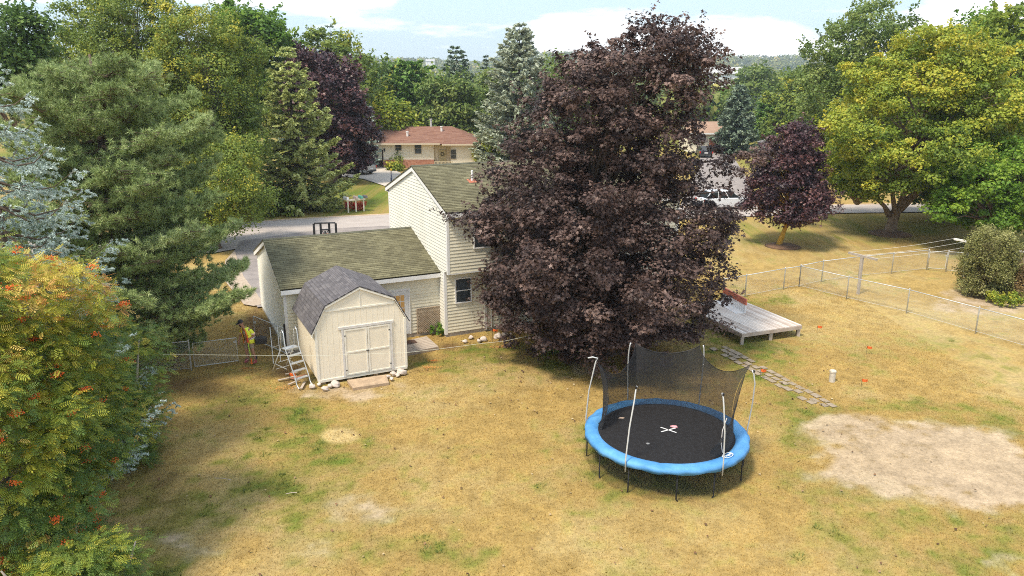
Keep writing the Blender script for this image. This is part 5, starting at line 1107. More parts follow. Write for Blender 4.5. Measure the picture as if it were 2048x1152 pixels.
for i, (px, py, w, lb) in enumerate(((492, 738, .55, 'orange paint splash on the grass by the gate'), (568, 776, .8, 'orange paint streak on the ground by the stepladder'), (1008, 694, .75, 'orange paint streak on the lawn near the house wall'), (862, 735, .5, 'thin orange paint dash on the lawn right of the shed'), (866, 722, .35, 'short orange paint dot above the thin paint dash'))):
    rr = random.Random(i+5); me_ = MB(); c = P(px, py); 
    for k in range(150):
        u, v = rr.gauss(0, .33)*w, rr.gauss(0, .12)*w; s = rr.uniform(.015, .035); a = rr.uniform(0, 3); x, y = c[0]+u, c[1]+v; z = .0+rr.uniform(.0, .045)
        dx, dy = math.cos(a)*s, math.sin(a)*s; me_.add([(x-dx, y-dy, z), (x+dy*.5, y-dx*.5, z+.01), (x+dx, y+dy, z)], [(0, 1, 2)])
    tag(me_.build('paint_mark', PAINT, fix=False), lb, 'paint mark', 'orange paint marks on the grass')

# ------------------------------------------------------------------ chain link fences
CHAIN = gridmat('chain_link', (.55, .56, .55), .055, .085, rough=.45, metal=.3)
def fence(name, label, pts, h=1.15, every=None, cat='fence', group=None, posts=None, mid=None):
    t = thing(name, label, cat, (0, 0, 0), 0, group); pts = [Vector(p) for p in pts]
    ps = posts or pts
    for p in ps: mb = MB(); mb.lathe([(.032, -.1), (.032, h+.03), (.036, h+.05), (.01, h+.08)], tuple(p), 8); mb.build('post', STEEL, t, smooth=True)
    for a, b_ in zip(pts, pts[1:]):
        mb = MB(); mb.tube([a+Vector((0, 0, h)), b_+Vector((0, 0, h))], .021, 7); mb.build('top_rail', STEEL, t, smooth=True)
        l = (b_-a).length; mb = MB(); mb.add([a+Vector((0, 0, .02)), b_+Vector((0, 0, .02)), b_+Vector((0, 0, h)), a+Vector((0, 0, h))], [(0, 1, 2, 3)], [(0, 0), (l, 0), (l, h), (0, h)]); mb.build('wire_mesh', CHAIN, t, fix=False)
        mb = MB(); mb.tube([a+Vector((0, 0, .04)), b_+Vector((0, 0, .04))], .006, 4); mb.build('tension_wire', STEEL, t)
    return t
G = lambda px, py: Vector(P(px, py))
c1_ = G(1598, 572); c2_ = G(1951, 664)
near = [c1_+(c2_-c1_)*(k/3) for k in range(6)]
near[1] = G(1693, 596); near[2] = G(1813, 624); near[3] = c2_; near[4] = c2_+(c2_-near[2])*1.0; near[5] = c2_+(c2_-near[2])*2.0
fence('chain_link_fence', 'galvanised chain link fence running down the right of the lawn past the bare circle', near, 1.12)
fence('chain_link_fence', 'short chain link fence from the deck to the fence corner', [G(1445, 600), G(1490, 592), G(1567, 577), c1_], 1.12)
gl, gr_ = G(1853, 538), G(1892, 541)
fence('chain_link_fence', 'chain link fence beyond the laundry pole running back to the far gate', [c1_, G(1643, 562), G(1717, 552), G(1783, 545), gl], 1.15)
fence('chain_link_fence', 'chain link fence hidden behind the tall rounded bush', [gr_, G(1990, 552), G(2080, 560)], 1.15)
def gate(name, label, a, b_, h=1.1):
    t = thing(name, label, 'gate'); a = Vector(a); b_ = Vector(b_); z0 = .08; up = lambda p, z: Vector((p.x, p.y, z))
    mb = MB(); mb.tube([up(a, z0), up(a, h), up(b_, h), up(b_, z0), up(a, z0)], .02, 7); mb.build('frame', STEEL, t, smooth=True)
    l = (b_-a).length; mb = MB(); mb.add([up(a, z0), up(b_, z0), up(b_, h), up(a, h)], [(0, 1, 2, 3)], [(0, 0), (l, 0), (l, h), (0, h)]); mb.build('wire_mesh', CHAIN, t, fix=False)
    mb = MB(); m_ = a.lerp(b_, .96); mb.box(m_.x-.05, m_.x+.05, m_.y-.03, m_.y+.03, .85, .92); mb.build('latch', STEEL, t)
gate('metal_gate', 'far chain link gate left of the tall rounded bush', gl+(gr_-gl)*.06, gl+(gr_-gl)*.94)
# left fence and open gates
fence('chain_link_fence', 'shaded chain link fence under the white pine left of the open gate', [G(120, 760), G(250, 750), G(383, 738)], 1.15)
gate('metal_gate', 'open chain link gate leaf left of the worker', G(390, 737), G(477, 725), 1.05)
gp_ = Vector(HW(-GA-.12, G0-.1)); g2 = Vector(P(511, 683))
gate('metal_gate', 'open chain link gate leaf behind the worker at the garage corner', gp_, g2, 1.15)
mb = MB(); mb.lathe([(.04, -.1), (.04, 1.3), (.044, 1.32), (.01, 1.36)], tuple(gp_+Vector((.06, -.08, 0))), 10); tag(mb.build('gate_post', DARKST), 'dark gate post at the near garage corner', 'post')

# ------------------------------------------------------------------ laundry poles and lines
OLDW = mat('old_post_wood', (.40, .35, .30), .9, .2, 5, .3, 25)
def tpole(label, c, yaw, h, arm, M):
    t = thing('clothesline_pole', label, 'clothesline pole', c, yaw, 'clothesline poles by the right fence'); mb = MB(); mb.box(-.06, .06, -.06, .06, -.1, h); mb.build('post', M, t)
    mb = MB(); mb.box(-.05, .05, -arm, arm, h+.002, h+.11); mb.build('crossarm', M, t); return t
A_ = G(1716, 586); Ah = 1.95; lineh = Ah+.05
Bt = P(1938, 484, 2.0); B_ = Vector((Bt[0], Bt[1], 0))
ld = (B_-A_).normalized(); yawL = math.atan2(ld.y, ld.x)
tpole('weathered wooden T pole for the clothesline standing beyond the fence corner', A_, yawL, Ah, .9, OLDW)
tpole('white T pole of the clothesline behind the tall rounded bush', B_, yawL, Ah, .9, BWH)
for k, (s, lb) in enumerate(((-.85, 'clothesline wire strung nearest the trampoline side'), (0, 'clothesline wire strung along the middle of the T poles'), (.85, 'clothesline wire strung farthest from the house lawn'))):
    off = Vector((-ld.y, ld.x, 0))*s; mb = MB(); pts = [A_+off+(B_-A_)*(i/10)+Vector((0, 0, lineh+.06-.10*math.sin(math.pi*i/10))) for i in range(11)]
    mb.tube(pts, .006, 4); tag(mb.build('clothesline_wire', mat('wire_white', (.75, .74, .7), .6)), lb, 'wire', 'clothesline wires')
# string across the yard
def at3(px, py, Y): z = ZH(py, Y); return Vector((XW(px, Y, z), Y, z))
ctl = [at3(325, 709, 25.0), at3(500, 710.5, 25.2), at3(640, 711.5, 25.6), at3(815, 705, 26.2), at3(878, 698, 26.5), at3(955, 688, 27.0), at3(1010, 682, 27.3), at3(1075, 668, 27.8)]
mb = MB(); mb.tube(ctl, .0055, 5); tag(mb.build('rope', mat('rope', (.66, .66, .55), .8)), 'thin pale rope strung across the yard past the shed front', 'rope')
# wire running off the far right corner: board fence
bf = thing('board_fence', 'weathered vertical board fence at the right edge behind the rusty bush', 'fence')
a = G(2024, 565); mb = MB(); dq = (G(2120, 580)-a).normalized()
for k in range(34): p = a+dq*(k*.15); mb.box(p.x, p.x+.135, p.y-.012, p.y+.012, -.05, 1.75+.02*math.sin(k*2.2))
mb.build('boards', mat('old_boards', (.34, .27, .22), .9, vscale=3, col2=(.50, .43, .37), stretch=(1, 1, .2)), bf)
mb = MB(); mb.bar(a+Vector((-.05, 0, 1.80)), a+dq*5.1+Vector((0, 0, 1.80)), .14, .06); mb.build('cap_rail', BWH, bf)

# ------------------------------------------------------------------ stepladder by the shed
ALU = mat('aluminium', (.62, .64, .66), .35, .06, 10, metal=.6)
ldr = thing('stepladder', 'aluminium A frame pool ladder standing by the left wall of the shed', 'ladder')
fA, fB = Vector(P(594, 775)), Vector(P(628, 764)); wv = (fB-fA); wv.z = 0; wv.normalize(); W_ = .56; fB = fA+wv*W_; bk = Vector((-wv.y, wv.x, 0))  # away from the viewer
top0 = fA+bk*.62; TZL = 1.30
for nm, base_ in (('a', fA), ('b', fB)):
    mb = MB(); t0 = base_+bk*.60
    mb.tube([base_-bk*.22-wv*.04+Vector((0, 0, .03)), base_-bk*.08+Vector((0, 0, .02)), base_+Vector((0, 0, .10)), base_+bk*.08+Vector((0, 0, .35)), t0+Vector((0, 0, TZL)), t0+bk*.06+Vector((0, 0, 1.95)), t0+bk*.16+Vector((0, 0, 2.05)), t0+bk*.27+Vector((0, 0, 1.95)), t0+bk*.32+Vector((0, 0, TZL))], .022, 7); mb.build('front_rail', ALU, ldr, smooth=True)
    mb = MB(); mb.tube([t0+bk*.32+Vector((0, 0, TZL)), t0+bk*.95+Vector((0, 0, .4)), t0+bk*1.15+Vector((0, 0, .0))], .020, 7); mb.build('rear_rail', ALU, ldr, smooth=True)
    mb = MB(); mb.tube([t0+bk*.02+Vector((0, 0, .55)), t0+bk*.85+Vector((0, 0, .55))], .014, 6); mb.build('side_brace', ALU, ldr)
for k in range(4):
    f = .22+.27*k; p = fA+bk*(.05+.55*f/TZL*1.0)+Vector((0, 0, f+.05)); mb = MB(); mb.bar(p+wv*.02, p+wv*(W_-.02), .15, .035); mb.build('tread', ALU, ldr)
mb = MB(); p = fA+bk*.76+Vector((0, 0, TZL)); mb.bar(p+wv*.02, p+wv*(W_-.02), .30, .035); mb.build('top_platform', ALU, ldr)
for k in range(3):
    p = fA+bk*(.62+.3+.2*k)+Vector((0, 0, 1.0-.33*k)); mb = MB(); mb.tube([p+wv*.0+bk*.1, p+wv*W_+bk*.1], .013, 5); mb.build('rung', ALU, ldr)
# second folded frame leaning behind
mb = MB(); s0 = Vector(P(547, 727)); e0 = at3(572, 655, 30.0)
fr = thing('folding_frame', 'thin aluminium frame leaning between the stepladder and the garage corner', 'frame')
for dx in (0, .32): mb = MB(); mb.tube([s0+wv*dx, s0+wv*(dx+.25)+bk*.5+Vector((0, 0, 1.35))], .018, 6); mb.build('rail', ALU, fr)
mb = MB(); mb.tube([s0+wv*.12+bk*.22+Vector((0, 0, .6)), s0+wv*.46+bk*.22+Vector((0, 0, .6))], .013, 5); mb.build('rung', ALU, fr)
for i, (px, py, a, l, lb) in enumerate(((575, 758, .5, .7, 'pale board scrap lying farthest left under the stepladder'), (588, 766, .9, .5, 'short pale board scrap between the ladder feet'), (606, 772, 1.6, .55, 'board scrap pointing at the shed corner stone'), (583, 748, .2, .45, 'thin board scrap lying highest under the stepladder'), (598, 755, .7, .6, 'reddish board scrap beneath the ladder treads'))):
    p = Vector(P(px, py)); d = Vector((math.cos(a), math.sin(a), 0))*l/2; mb = MB(); mb.bar(p-d+Vector((0, 0, .02)), p+d+Vector((0, 0, .05)), .09, .025); tag(mb.build('board_scrap', WOOD if i != 4 else mat('red_wood', (.35, .15, .09), .9)), lb, 'board', 'board scraps under the stepladder')
for px, py, l, a, lb in ((446, 961, .5, -.2, 'long pale twig lying on the left lawn'), (583, 990, .3, .2, 'short pale twig lying on the green grass')):
    p = Vector(P(px, py)); d = Vector((math.cos(a), math.sin(a), 0))*l/2; mb = MB(); mb.tube([p-d+Vector((0, 0, .05)), p+Vector((0, .02, .06)), p+d+Vector((0, 0, .05))], .012, 4); tag(mb.build('twig', WOOD), lb, 'twig')

# ------------------------------------------------------------------ basketball hoop behind the garage
hp = Vector((XW(648, 43.5, 3.5), 43.5, 0)); bt = ZH(445, 43.5); bh = .85; bw = .62
hoop = thing('basketball_hoop', 'black framed basketball hoop seen from behind beyond the garage roof', 'basketball hoop', hp, R(8))
BLK = mat('black_frame', (.02, .02, .022), .5)
mb = MB()
for a, b_ in (((-bw, 0, bt-bh), (-bw, 0, bt-.06)), ((-bw+.02, 0, bt-.03), (bw-.02, 0, bt-.03)), ((bw, 0, bt-bh), (bw, 0, bt-.06)), ((-.24, 0, bt-bh), (-.24, 0, bt-.05)), ((.24, 0, bt-bh), (.24, 0, bt-.05)), ((-.22, 0, bt-.42), (.22, 0, bt-.42))): mb.bar(a, b_, .12, .06)
mb.tube([(-.2, -.03, bt-.42), (-.04, -.1, bt-.68), (-.04, -.1, bt-.9)], .022, 5); mb.tube([(.2, -.03, bt-.42), (.04, -.1, bt-.68), (.04, -.1, bt-.9)], .022, 5)
mb.build('backboard_frame', BLK, hoop)
mb = MB(); mb.box(-bw, bw, .035, .045, bt-bh, bt); gm_ = bpy.data.materials.new('clear_acrylic'); gm_.use_nodes = True; b = gm_.node_tree.nodes['Principled BSDF']; b.inputs['Alpha'].default_value = .12; b.inputs['Roughness'].default_value = .1; b.inputs['Base Color'].default_value = (.8, .8, .8, 1)
mb.build('backboard', gm_, hoop)
mb = MB(); mb.tube([(math.cos(k*math.pi/10)*.23, .32+math.sin(k*math.pi/10)*.23, bt-bh+.1) for k in range(21)], .012, 5); mb.build('rim', mat('rim_orange', (.7, .15, .03), .5), hoop)
mb = MB(); mb.tube([(0, -.9, 0), (0, -.75, 1.4), (0, -.1, bt-.5)], .055, 8); mb.build('pole', BLK, hoop); mb = MB(); mb.box(-.4, .4, -1.3, -.5, 0, .18); mb.build('base', BLK, hoop)

# ------------------------------------------------------------------ mailboxes
mx0 = Vector(P(697, 424)); mx1 = Vector(P(728, 421)); md = (mx1-mx0); ml = md.length; md.normalize(); mn = Vector((-md.y, md.x, 0))
rk = thing('mailbox_rail', 'cream timber rail on three posts beside the road', 'mailbox rail'); CREAMP = mat('cream_paint', (.78, .72, .58), .7, .08, 4)
mb = MB(); mb.bar(mx0-md*.15+Vector((0, 0, 1.0)), mx1+md*.15+Vector((0, 0, 1.0)), .12, .14); mb.build('beam', CREAMP, rk)
for s in (0, .5, 1): p = mx0.lerp(mx1, s); mb = MB(); mb.box(p.x-.05, p.x+.05, p.y-.05, p.y+.05, -.1, .93); mb.build('post', CREAMP, rk)
for s, col, lb, y_ in ((-.12, (.75, .75, .75), 'white mailbox at the left end of the cream rail', .3), (.50, (.42, .34, .32), 'grey brown mailbox over the middle post', .2), (.82, (.08, .32, .26), 'green mailbox right of the middle post', .2), (1.10, (.12, .12, .13), 'dark mailbox at the right end of the cream rail', .2)):
    c = mx0.lerp(mx1, s)+Vector((0, 0, 1.075)); t = thing('mailbox', lb, 'mailbox', c, math.atan2(md.y, md.x)+y_, 'mailboxes on the cream rail'); mb = MB(); pr = [(-.11, 0), (-.11, .15)]+[(-.11*math.cos(a), .15+.10*math.sin(a)) for a in np.linspace(.3, math.pi-.3, 7)]+[(.11, .15), (.11, 0)]
    mb.prism(pr, -.26, .26, 'y'); mb.build('box', mat('mailbox_%.1f' % s, col, .5), t); mb = MB(); mb.prism([(x*.92, z*.92+.01) for x, z in pr], -.275, -.262, 'y'); mb.build('door', mat('mailbox_door_%.1f' % s, tuple(min(1, v*1.4+.05) for v in col), .5), t)
    mb = MB(); mb.box(.112, .12, -.1, -.02, .12, .26); mb.build('flag', ORG, t)
mb = MB(); p = P(783, 371, 0); c = P(783, 364, 0); mb.lathe([(.10, -.05), (.10, .45), (.05, .5), (.05, 1.25)], c, 10); ps = tag(mb.build('marker_post', mat('post_navy', (.03, .045, .10), .6)), 'slim dark post with a yellow top beside the ranch drive', 'post')
mb = MB(); mb.lathe([(.09, 1.25), (.10, 1.40), (.03, 1.47)], c, 10); mb.build('yellow_cap', mat('cap_yellow', (.8, .5, .04), .5), ps)

# ------------------------------------------------------------------ ranch house across the road
BEIGE = mat('ranch_siding', (.84, .77, .63), .7, .04, 1); BRICK = mat('ranch_brick', (.30, .12, .08), .9, vscale=5, col2=(.50, .26, .18)); TAUPE = mat('taupe_frame', (.42, .36, .27), .7)
RY = 98.; rx0 = XW(742, RY, 1); rx1 = XW(868, RY, 1)
rh = thing('ranch_house', 'long low beige ranch house with a red brown shingle roof', 'house', (rx0, RY, 0), R(1.5))
RL = rx1-rx0; ez = ZH(286.5, RY-.8); L2 = XW(965, RY-3, 2)-rx0
mb = MB(); mb.box(0, RL, 0, 8, .9, ez-.1); siding(mb, (1.6, 0, 0), (1, 0, 0), (0, -1, 0), .98, ez-.12, lambda z: (0, RL-1.6), .2); mb.box(RL+2.2, L2-.8, -1.2, 8, -.1, ez-.1); mb.box(-6, 0, .3, 8, 2.2, ez-.1); mb.box(-6, -5.6, 0.3, 8, -.1, 2.2); mb.box(-.6, 1.5, -.01, 8, 2.2, ez-.101)
mb.box(RL-.01, RL+2.3, 1.2, 8, -.1, ez-.1); mb.build('wall', BEIGE, rh)
mb = MB(); mb.box(1.55, RL+.01, -.12, .0, -.1, .95); mb.build('brick_wainscot', BRICK, rh)
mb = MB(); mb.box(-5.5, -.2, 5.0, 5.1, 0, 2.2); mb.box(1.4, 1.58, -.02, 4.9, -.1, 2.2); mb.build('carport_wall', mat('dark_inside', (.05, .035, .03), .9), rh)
mb = MB(); o_ = .8; rz = ZH(253, RY+4)
RPX = XW(904, RY+4, rz)-rx0
roofplane(mb, (-7, -o_, ez), (RL+1.2, -o_, ez), (RPX, 4, rz), (-7, 4, rz), .25, .12); roofplane(mb, (-7, 8.6, ez), (L2, 8.6, ez), (RPX, 4, rz), (-7, 4, rz), .25, .12)
roofplane(mb, (RL+.9, -2.0, ez-.02), (L2, -2.0, ez-.02), (RPX+.05, 4.0, rz+.02), (RPX-.05, 4.0, rz+.02), .25, .12); roofplane(mb, (L2, -2.0, ez), (L2, 8.6, ez), (RPX+.02, 4.03, rz), (RPX+.02, 3.98, rz), .25, .12)
roofplane(mb, (RL+.9, -.4, ez-.02), (RL+.9, -2.0, ez-.02), (RPX, 4.01, rz+.01), (RPX, 4.02, rz+.01), .25, .05)
rr_ = mb.build('roof', ROOFR, rh)
mb = MB(); mb.box(-7, RL+1.2, -o_-.04, -o_, ez-.2, ez-.01); mb.box(RL+1.16, L2, -2.05, -2.0, ez-.2, ez-.02); mb.box(-6.9, RL+2, -o_, 0, ez-.13, ez-.125); mb.build('fascia', mat('tan_fascia', (.60, .50, .38), .7), rh)
def pxa(px): return XW(px, RY, 1.5)-rx0
zz = lambda py: ZH(py, RY-.02)
window(rh, pxa(791.5), pxa(803), zz(300.5), zz(289), -.03, (1, 2), fr=TAUPE, dep=.06); window(rh, pxa(830.5), pxa(842.5), zz(307), zz(288), -.03, (1, 2), fr=TAUPE, dep=.06)
window(rh, XW(901, RY-1.2, 2)-rx0, XW(911, RY-1.2, 2)-rx0, 1.2, 2.3, -1.23, (1, 2), fr=TAUPE, dep=.06)
mb = MB(); mb.box(RL+.5, RL+1.5, 1.12, 1.19, 0, 2.1); d_o = mb.build('front_door', mat('pale_door', (.62, .56, .36), .6), rh); mb = MB(); mb.tube([(RL+1.+.2*math.cos(k*.4), 1.09, 1.55+.2*math.sin(k*.4)) for k in range(17)], .05, 5); mb.build('wreath', mat('wreath', (.10, .08, .03), .9), d_o)
mb = MB(); mb.box(pxa(768), pxa(770.5), -.13, -.03, zz(303), zz(297)); mb.build('wall_lamp', BLK, rh)
for px, y, hh_, M in ((864, 4.0, .85, MATS['galvanised']), (815, 1.2, .45, BWH), (884, 2.6, .5, BWH)):
    x = XW(px, RY+y, 4)-rx0; z = ez+(y+o_)/(4+o_)*(rz-ez); mb = MB(); mb.lathe([(.14, -.2), (.14, hh_), (.19, hh_+.01), (.19, hh_+.13)], (x, y, z), 10); mb.build('roof_vent', M, rr_)
mb = MB()
for k in range(14): mb.box(RL+.3+k*.17, RL+.36+k*.17, -2.6, -2.56, 0, 1.0)
mb.bar((RL+.3, -2.58, 1.0), (RL+2.6, -2.58, 1.0), .07, .05); tag(mb.build('picket_fence', mat('tan_picket', (.55, .47, .32), .8)), 'low tan picket fence in front of the ranch house door', 'fence'); bpy.data.objects[-1] if False else None
o = [q for q in COL.objects if q.name == 'picket_fence'][0]; o.location = (rx0, RY, 0)
# far garage and far houses
GY = 118.; g0 = XW(1380, GY, 1); g1 = XW(1456, GY, 1); gw = g1-g0; gz = ZH(266, GY-.5); gr = ZH(243, GY+4)
fg = thing('far_garage', 'tan roofed garage with a red brown door across the road', 'garage', (g0, GY, 0))
mb = MB(); mb.prism([(0, -.1), (8, -.1), (8, gz-.15), (4, gr-.15), (0, gz-.15)], 0, gw, 'x'); mb.build('wall', BEIGE, fg)
mb = MB(); roofplane(mb, (-.5, -.7, gz), (gw+.6, -.7, gz), (gw+.6, 4, gr), (-.5, 4, gr), .25, .1); roofplane(mb, (-.5, 8.7, gz), (gw+.6, 8.7, gz), (gw+.6, 4, gr), (-.5, 4, gr), .25, .1); mb.build('roof', ROOFT, fg)
mb = MB(); mb.box(-.5, gw+.6, -.75, -.7, gz-.2, gz-.01); mb.build('fascia', WHITE, fg)
da, db = XW(1418, GY, 1)-g0, XW(1447, GY, 1)-g0
mb = MB(); mb.box(da, db, -.06, -.01, 0, 2.15); gd_ = mb.build('garage_door', mat('door_rust', (.38, .14, .08), .7, .08, 2), fg); mb = MB()
for k in (1, 2, 3): mb.box(da, db, -.065, -.061, k*.54-.012, k*.54+.012)
mb.build('door_seam', MATS['dark_inside'], gd_)
def farhouse(label, px, Y, w, h, rh_, wm, rm, z=0., rz_=0., d=9):
    t = thing('far_house', label, 'house', (XW(px, Y, z+h), Y, z), rz_); mb = MB(); mb.prism([(0, -2), (d, -2), (d, h-.1), (d/2, h+rh_-.1), (0, h-.1)], -w/2, w/2, 'x'); mb.build('wall', wm, t)
    mb = MB(); roofplane(mb, (-w/2-.4, -.5, h), (w/2+.4, -.5, h), (w/2+.4, d/2, h+rh_), (-w/2-.4, d/2, h+rh_), .4, .1); roofplane(mb, (-w/2-.4, d+.5, h), (w/2+.4, d+.5, h), (w/2+.4, d/2, h+rh_), (-w/2-.4, d/2, h+rh_), .4, .1); mb.build('roof', rm, t)
    for k in range(3): x = -w/2+w*(k+.5)/3; window(t, x-.5, x+.5, 1.1, 2.3, -.03, (2, 1))
GREYR = shingles('pale_grey_shingles', (.42, .42, .42), (.5, .5, .5), (.45, .45, .45), .9, .2)
farhouse('white far off house with a pale roof left of the garage spruce', 1452, 235, 12, 3.2, 2., WHITE, GREYR, z=ZH(170, 235)-0)
farhouse('tiny white house on the wooded distant ridge', 860, 1180, 13, 4, 3, WHITE, GREYR, z=ZH(124, 1180)-3)
us = thing('utility_shed', 'narrow pale green shed between the far pine and the small purple maple', 'shed', (XW(1538, 112, 1), 112, 0)); mb = MB(); mb.box(-1.0, 1.2, 0, 2.2, -.1, 2.0); mb.build('wall', mat('pale_green', (.36, .42, .36), .7), us); mb = MB(); mb.prism([(-1.15, 1.95), (.1, 2.3), (1.35, 1.95)], -.15, 2.35, 'y'); mb.build('roof', GREYR, us)
mb = MB(); mb.box(-.4, .5, -.04, -.005, 0, 1.8); mb.build('door', WHITE, us)

# ------------------------------------------------------------------ cars
def car(label, c, yaw, L_, W2, stn, glassz, roofp, col, name='parked_car', tail=True, cat='car'):
    """stn: (x, half width, z low, z belt); greenhouse from bottom rect to top rect"""
    t = thing(name, label, cat, c, yaw); PT = mat('paint_%s' % name, col, .28, spec=.5, metal=.2); TYRE = mat('tyre', (.02, .02, .02), .9); RIM = mat('rim', (.30, .30, .31), .35, metal=.8); LAMP = mat('tail_red', (.45, .02, .02), .2)
    mb = MB(); ring = lambda x, w, z0, zb: [(x, -w*.86, z0), (x, -w*.98, z0+.12), (x, -w, (z0+zb)/2), (x, -w*.95, zb-.05), (x, -w*.86, zb), (x, w*.86, zb), (x, w*.95, zb-.05), (x, w, (z0+zb)/2), (x, w*.98, z0+.12), (x, w*.86, z0)]
    for s in stn: mb.v += ring(*s)
    n = 10
    for i in range(len(stn)-1):
        for k in range(n): k2 = (k+1) % n; mb.f.append((i*n+k, i*n+k2, (i+1)*n+k2, (i+1)*n+k))
    mb.f.append(tuple(range(n))); mb.f.append(tuple((len(stn)-1)*n+k for k in range(n))); body = mb.build('body', PT, t, smooth=False, bevel=.04)
    (xb0, xb1, wb, zb_), (xt0, xt1, wt, zt_) = glassz, roofp
    q = lambda x0, x1, w, z: [(x0, -w, z), (x1, -w, z), (x1, w, z), (x0, w, z)]
    mb = MB(); mb.add(q(xb0, xb1, wb, zb_-.03)+q(xt0, xt1, wt, zt_), [(0, 1, 5, 4), (1, 2, 6, 5), (2, 3, 7, 6), (3, 0, 4, 7), (4, 5, 6, 7)]); mb.build('window', mat('car_glass', (.02, .025, .03), .06, spec=.8), t)
    mb = MB(); mb.add(q(xt0-.04, xt1+.06, wt+.02, zt_-.03)+q(xt0+.1, xt1-.15, wt-.12, zt_+.045), [(0, 1, 5, 4), (1, 2, 6, 5), (2, 3, 7, 6), (3, 0, 4, 7), (4, 5, 6, 7), (3, 2, 1, 0)])
    for sx in (-1, 1):
        for fb, ft in ((0, .0), (.34, .36), (.64, .68), (1, 1)): mb.bar((xb0+(xb1-xb0)*fb, sx*(wb+.005), zb_-.03), (xt0+(xt1-xt0)*ft, sx*(wt+.005), zt_), .07, .05, up=(0, 1, 0))
    mb.build('roof', PT, t)
    rw = .34
    for x in (stn[0][0]+.82, stn[-1][0]-.90):
        for sy in (-1, 1):
            mb = MB(); M = Matrix.Translation((x, sy*(W2-.10), rw)) @ Matrix.Rotation(math.pi/2, 4, 'X'); mb.lathe([(rw*.62, -.11), (rw, -.09), (rw, .09), (rw*.62, .11)], n=20); mb.v = [tuple(M @ Vector(v)) for v in mb.v]; w_ = mb.build('wheel', TYRE, t, smooth=False)
            mb = MB(); mb.lathe([(.02, -.125), (rw*.6, -.115), (rw*.6, .115), (.02, .125)], n=14); mb.v = [tuple(M @ Vector(v)) for v in mb.v]; mb.build('rim', RIM, w_)
            mb = MB(); mb.box(x-rw*1.15, x+rw*1.15, sy*(W2+.0)-.03, sy*(W2+.0)+.012, rw*.5, rw*2.08); 
    for sy in (-1, 1):
        x0 = stn[0][0]; zb0 = stn[0][3]; mb = MB(); mb.box(x0-.03, x0+.22, sy*W2*.93-.10, sy*W2*.93+.06, zb0-.32, zb0-.04); mb.build('tail_light', LAMP, t)
        x1 = stn[-1][0]; mb = MB(); mb.box(x1-.2, x1+.02, sy*W2*.78-.16, sy*W2*.78+.12, stn[-1][3]-.22, stn[-1][3]-.06); mb.build('headlight', WHITE, t)
    mb = MB(); mb.box(stn[0][0]-.06, stn[0][0]+.05, -W2*.9, W2*.9, .28, .5); mb.build('bumper', mat('black_plastic', (.05, .05, .05), .7), t)
    mb = MB(); mb.box(stn[0][0]-.065, stn[0][0]-.045, -.25, .25, .62, .76); mb.build('number_plate', WHITE, t)
    return t
cx_, cy_, _ = P(1446, 417)
car('white crossover parked on the road half hidden by purple leaves', (cx_, cy_, .02), R(12), 4.5, .92, [(-2.2, .80, .35, .95), (-2.1, .90, .22, 1.02), (-.9, .92, .20, 1.03), (.8, .92, .20, 1.02), (1.6, .90, .22, .96), (2.1, .82, .25, .82), (2.25, .70, .30, .68)],
    (-2.0, 1.25, .80, 1.02), (-1.55, .35, .64, 1.56), (.72, .74, .78))
vx_, vy_, _ = P(722, 350)
car('silver minivan parked on the drive of the ranch house', (vx_-1.0, vy_+1.6, .02), R(152), 4.9, .98, [(-2.45, .90, .35, 1.05), (-2.35, .96, .24, 1.10), (-.9, .98, .20, 1.10), (1.0, .98, .20, 1.08), (1.8, .95, .22, .98), (2.3, .88, .26, .85), (2.45, .72, .32, .66)],
    (-2.38, 1.75, .88, 1.10), (-2.15, .75, .72, 1.74), (.50, .50, .50), name='minivan')
car('dark car parked in front of the far tan garage', (XW(1408, 112, 1), 112, .02), R(85), 4.5, .92, [(-2.2, .80, .35, .95), (-2.1, .90, .22, 1.0), (1.6, .90, .22, .92), (2.25, .70, .30, .68)], (-1.9, 1.2, .80, 1.0), (-1.4, .4, .64, 1.45), (.03, .03, .04), name='dark_car')

# ------------------------------------------------------------------ the worker
def skin(name, nodes, edges, m, parent, lv=2, root=0):
    """one continuous surface grown round a posed skeleton"""
    keys = list(nodes); me = bpy.data.meshes.new(name); me.from_pydata([nodes[k][0] for k in keys], [(keys.index(a), keys.index(b_)) for a, b_ in edges], []); me.materials.append(m)
    o = bpy.data.objects.new(name, me); COL.objects.link(o); o.parent = parent; md = o.modifiers.new('skin', 'SKIN'); md.use_smooth_shade = True
    for i, k in enumerate(keys):
        r = nodes[k][1]; sv = me.skin_vertices[0].data[i]; sv.radius = (r, r) if not hasattr(r, '__len__') else r; sv.use_root = (i == root)
    sb = o.modifiers.new('sub', 'SUBSURF'); sb.levels = lv; sb.render_levels = lv; return o
mp_ = P(503, 724); man = thing('person', 'worker in yellow safety vest, tan shorts and dark cap, holding a green wand', 'person', (mp_[0]-.02, mp_[1]+.0, 0), R(-20))
SKN = mat('skin', (.42, .22, .15), .6); HV = mat('hi_vis', (.88, .95, .08), .6); ORS = mat('orange_stripe', (.85, .25, .05), .6); SHT = mat('grey_shirt', (.46, .45, .45), .9); SHO_ = mat('tan_shorts', (.34, .26, .19), .9)
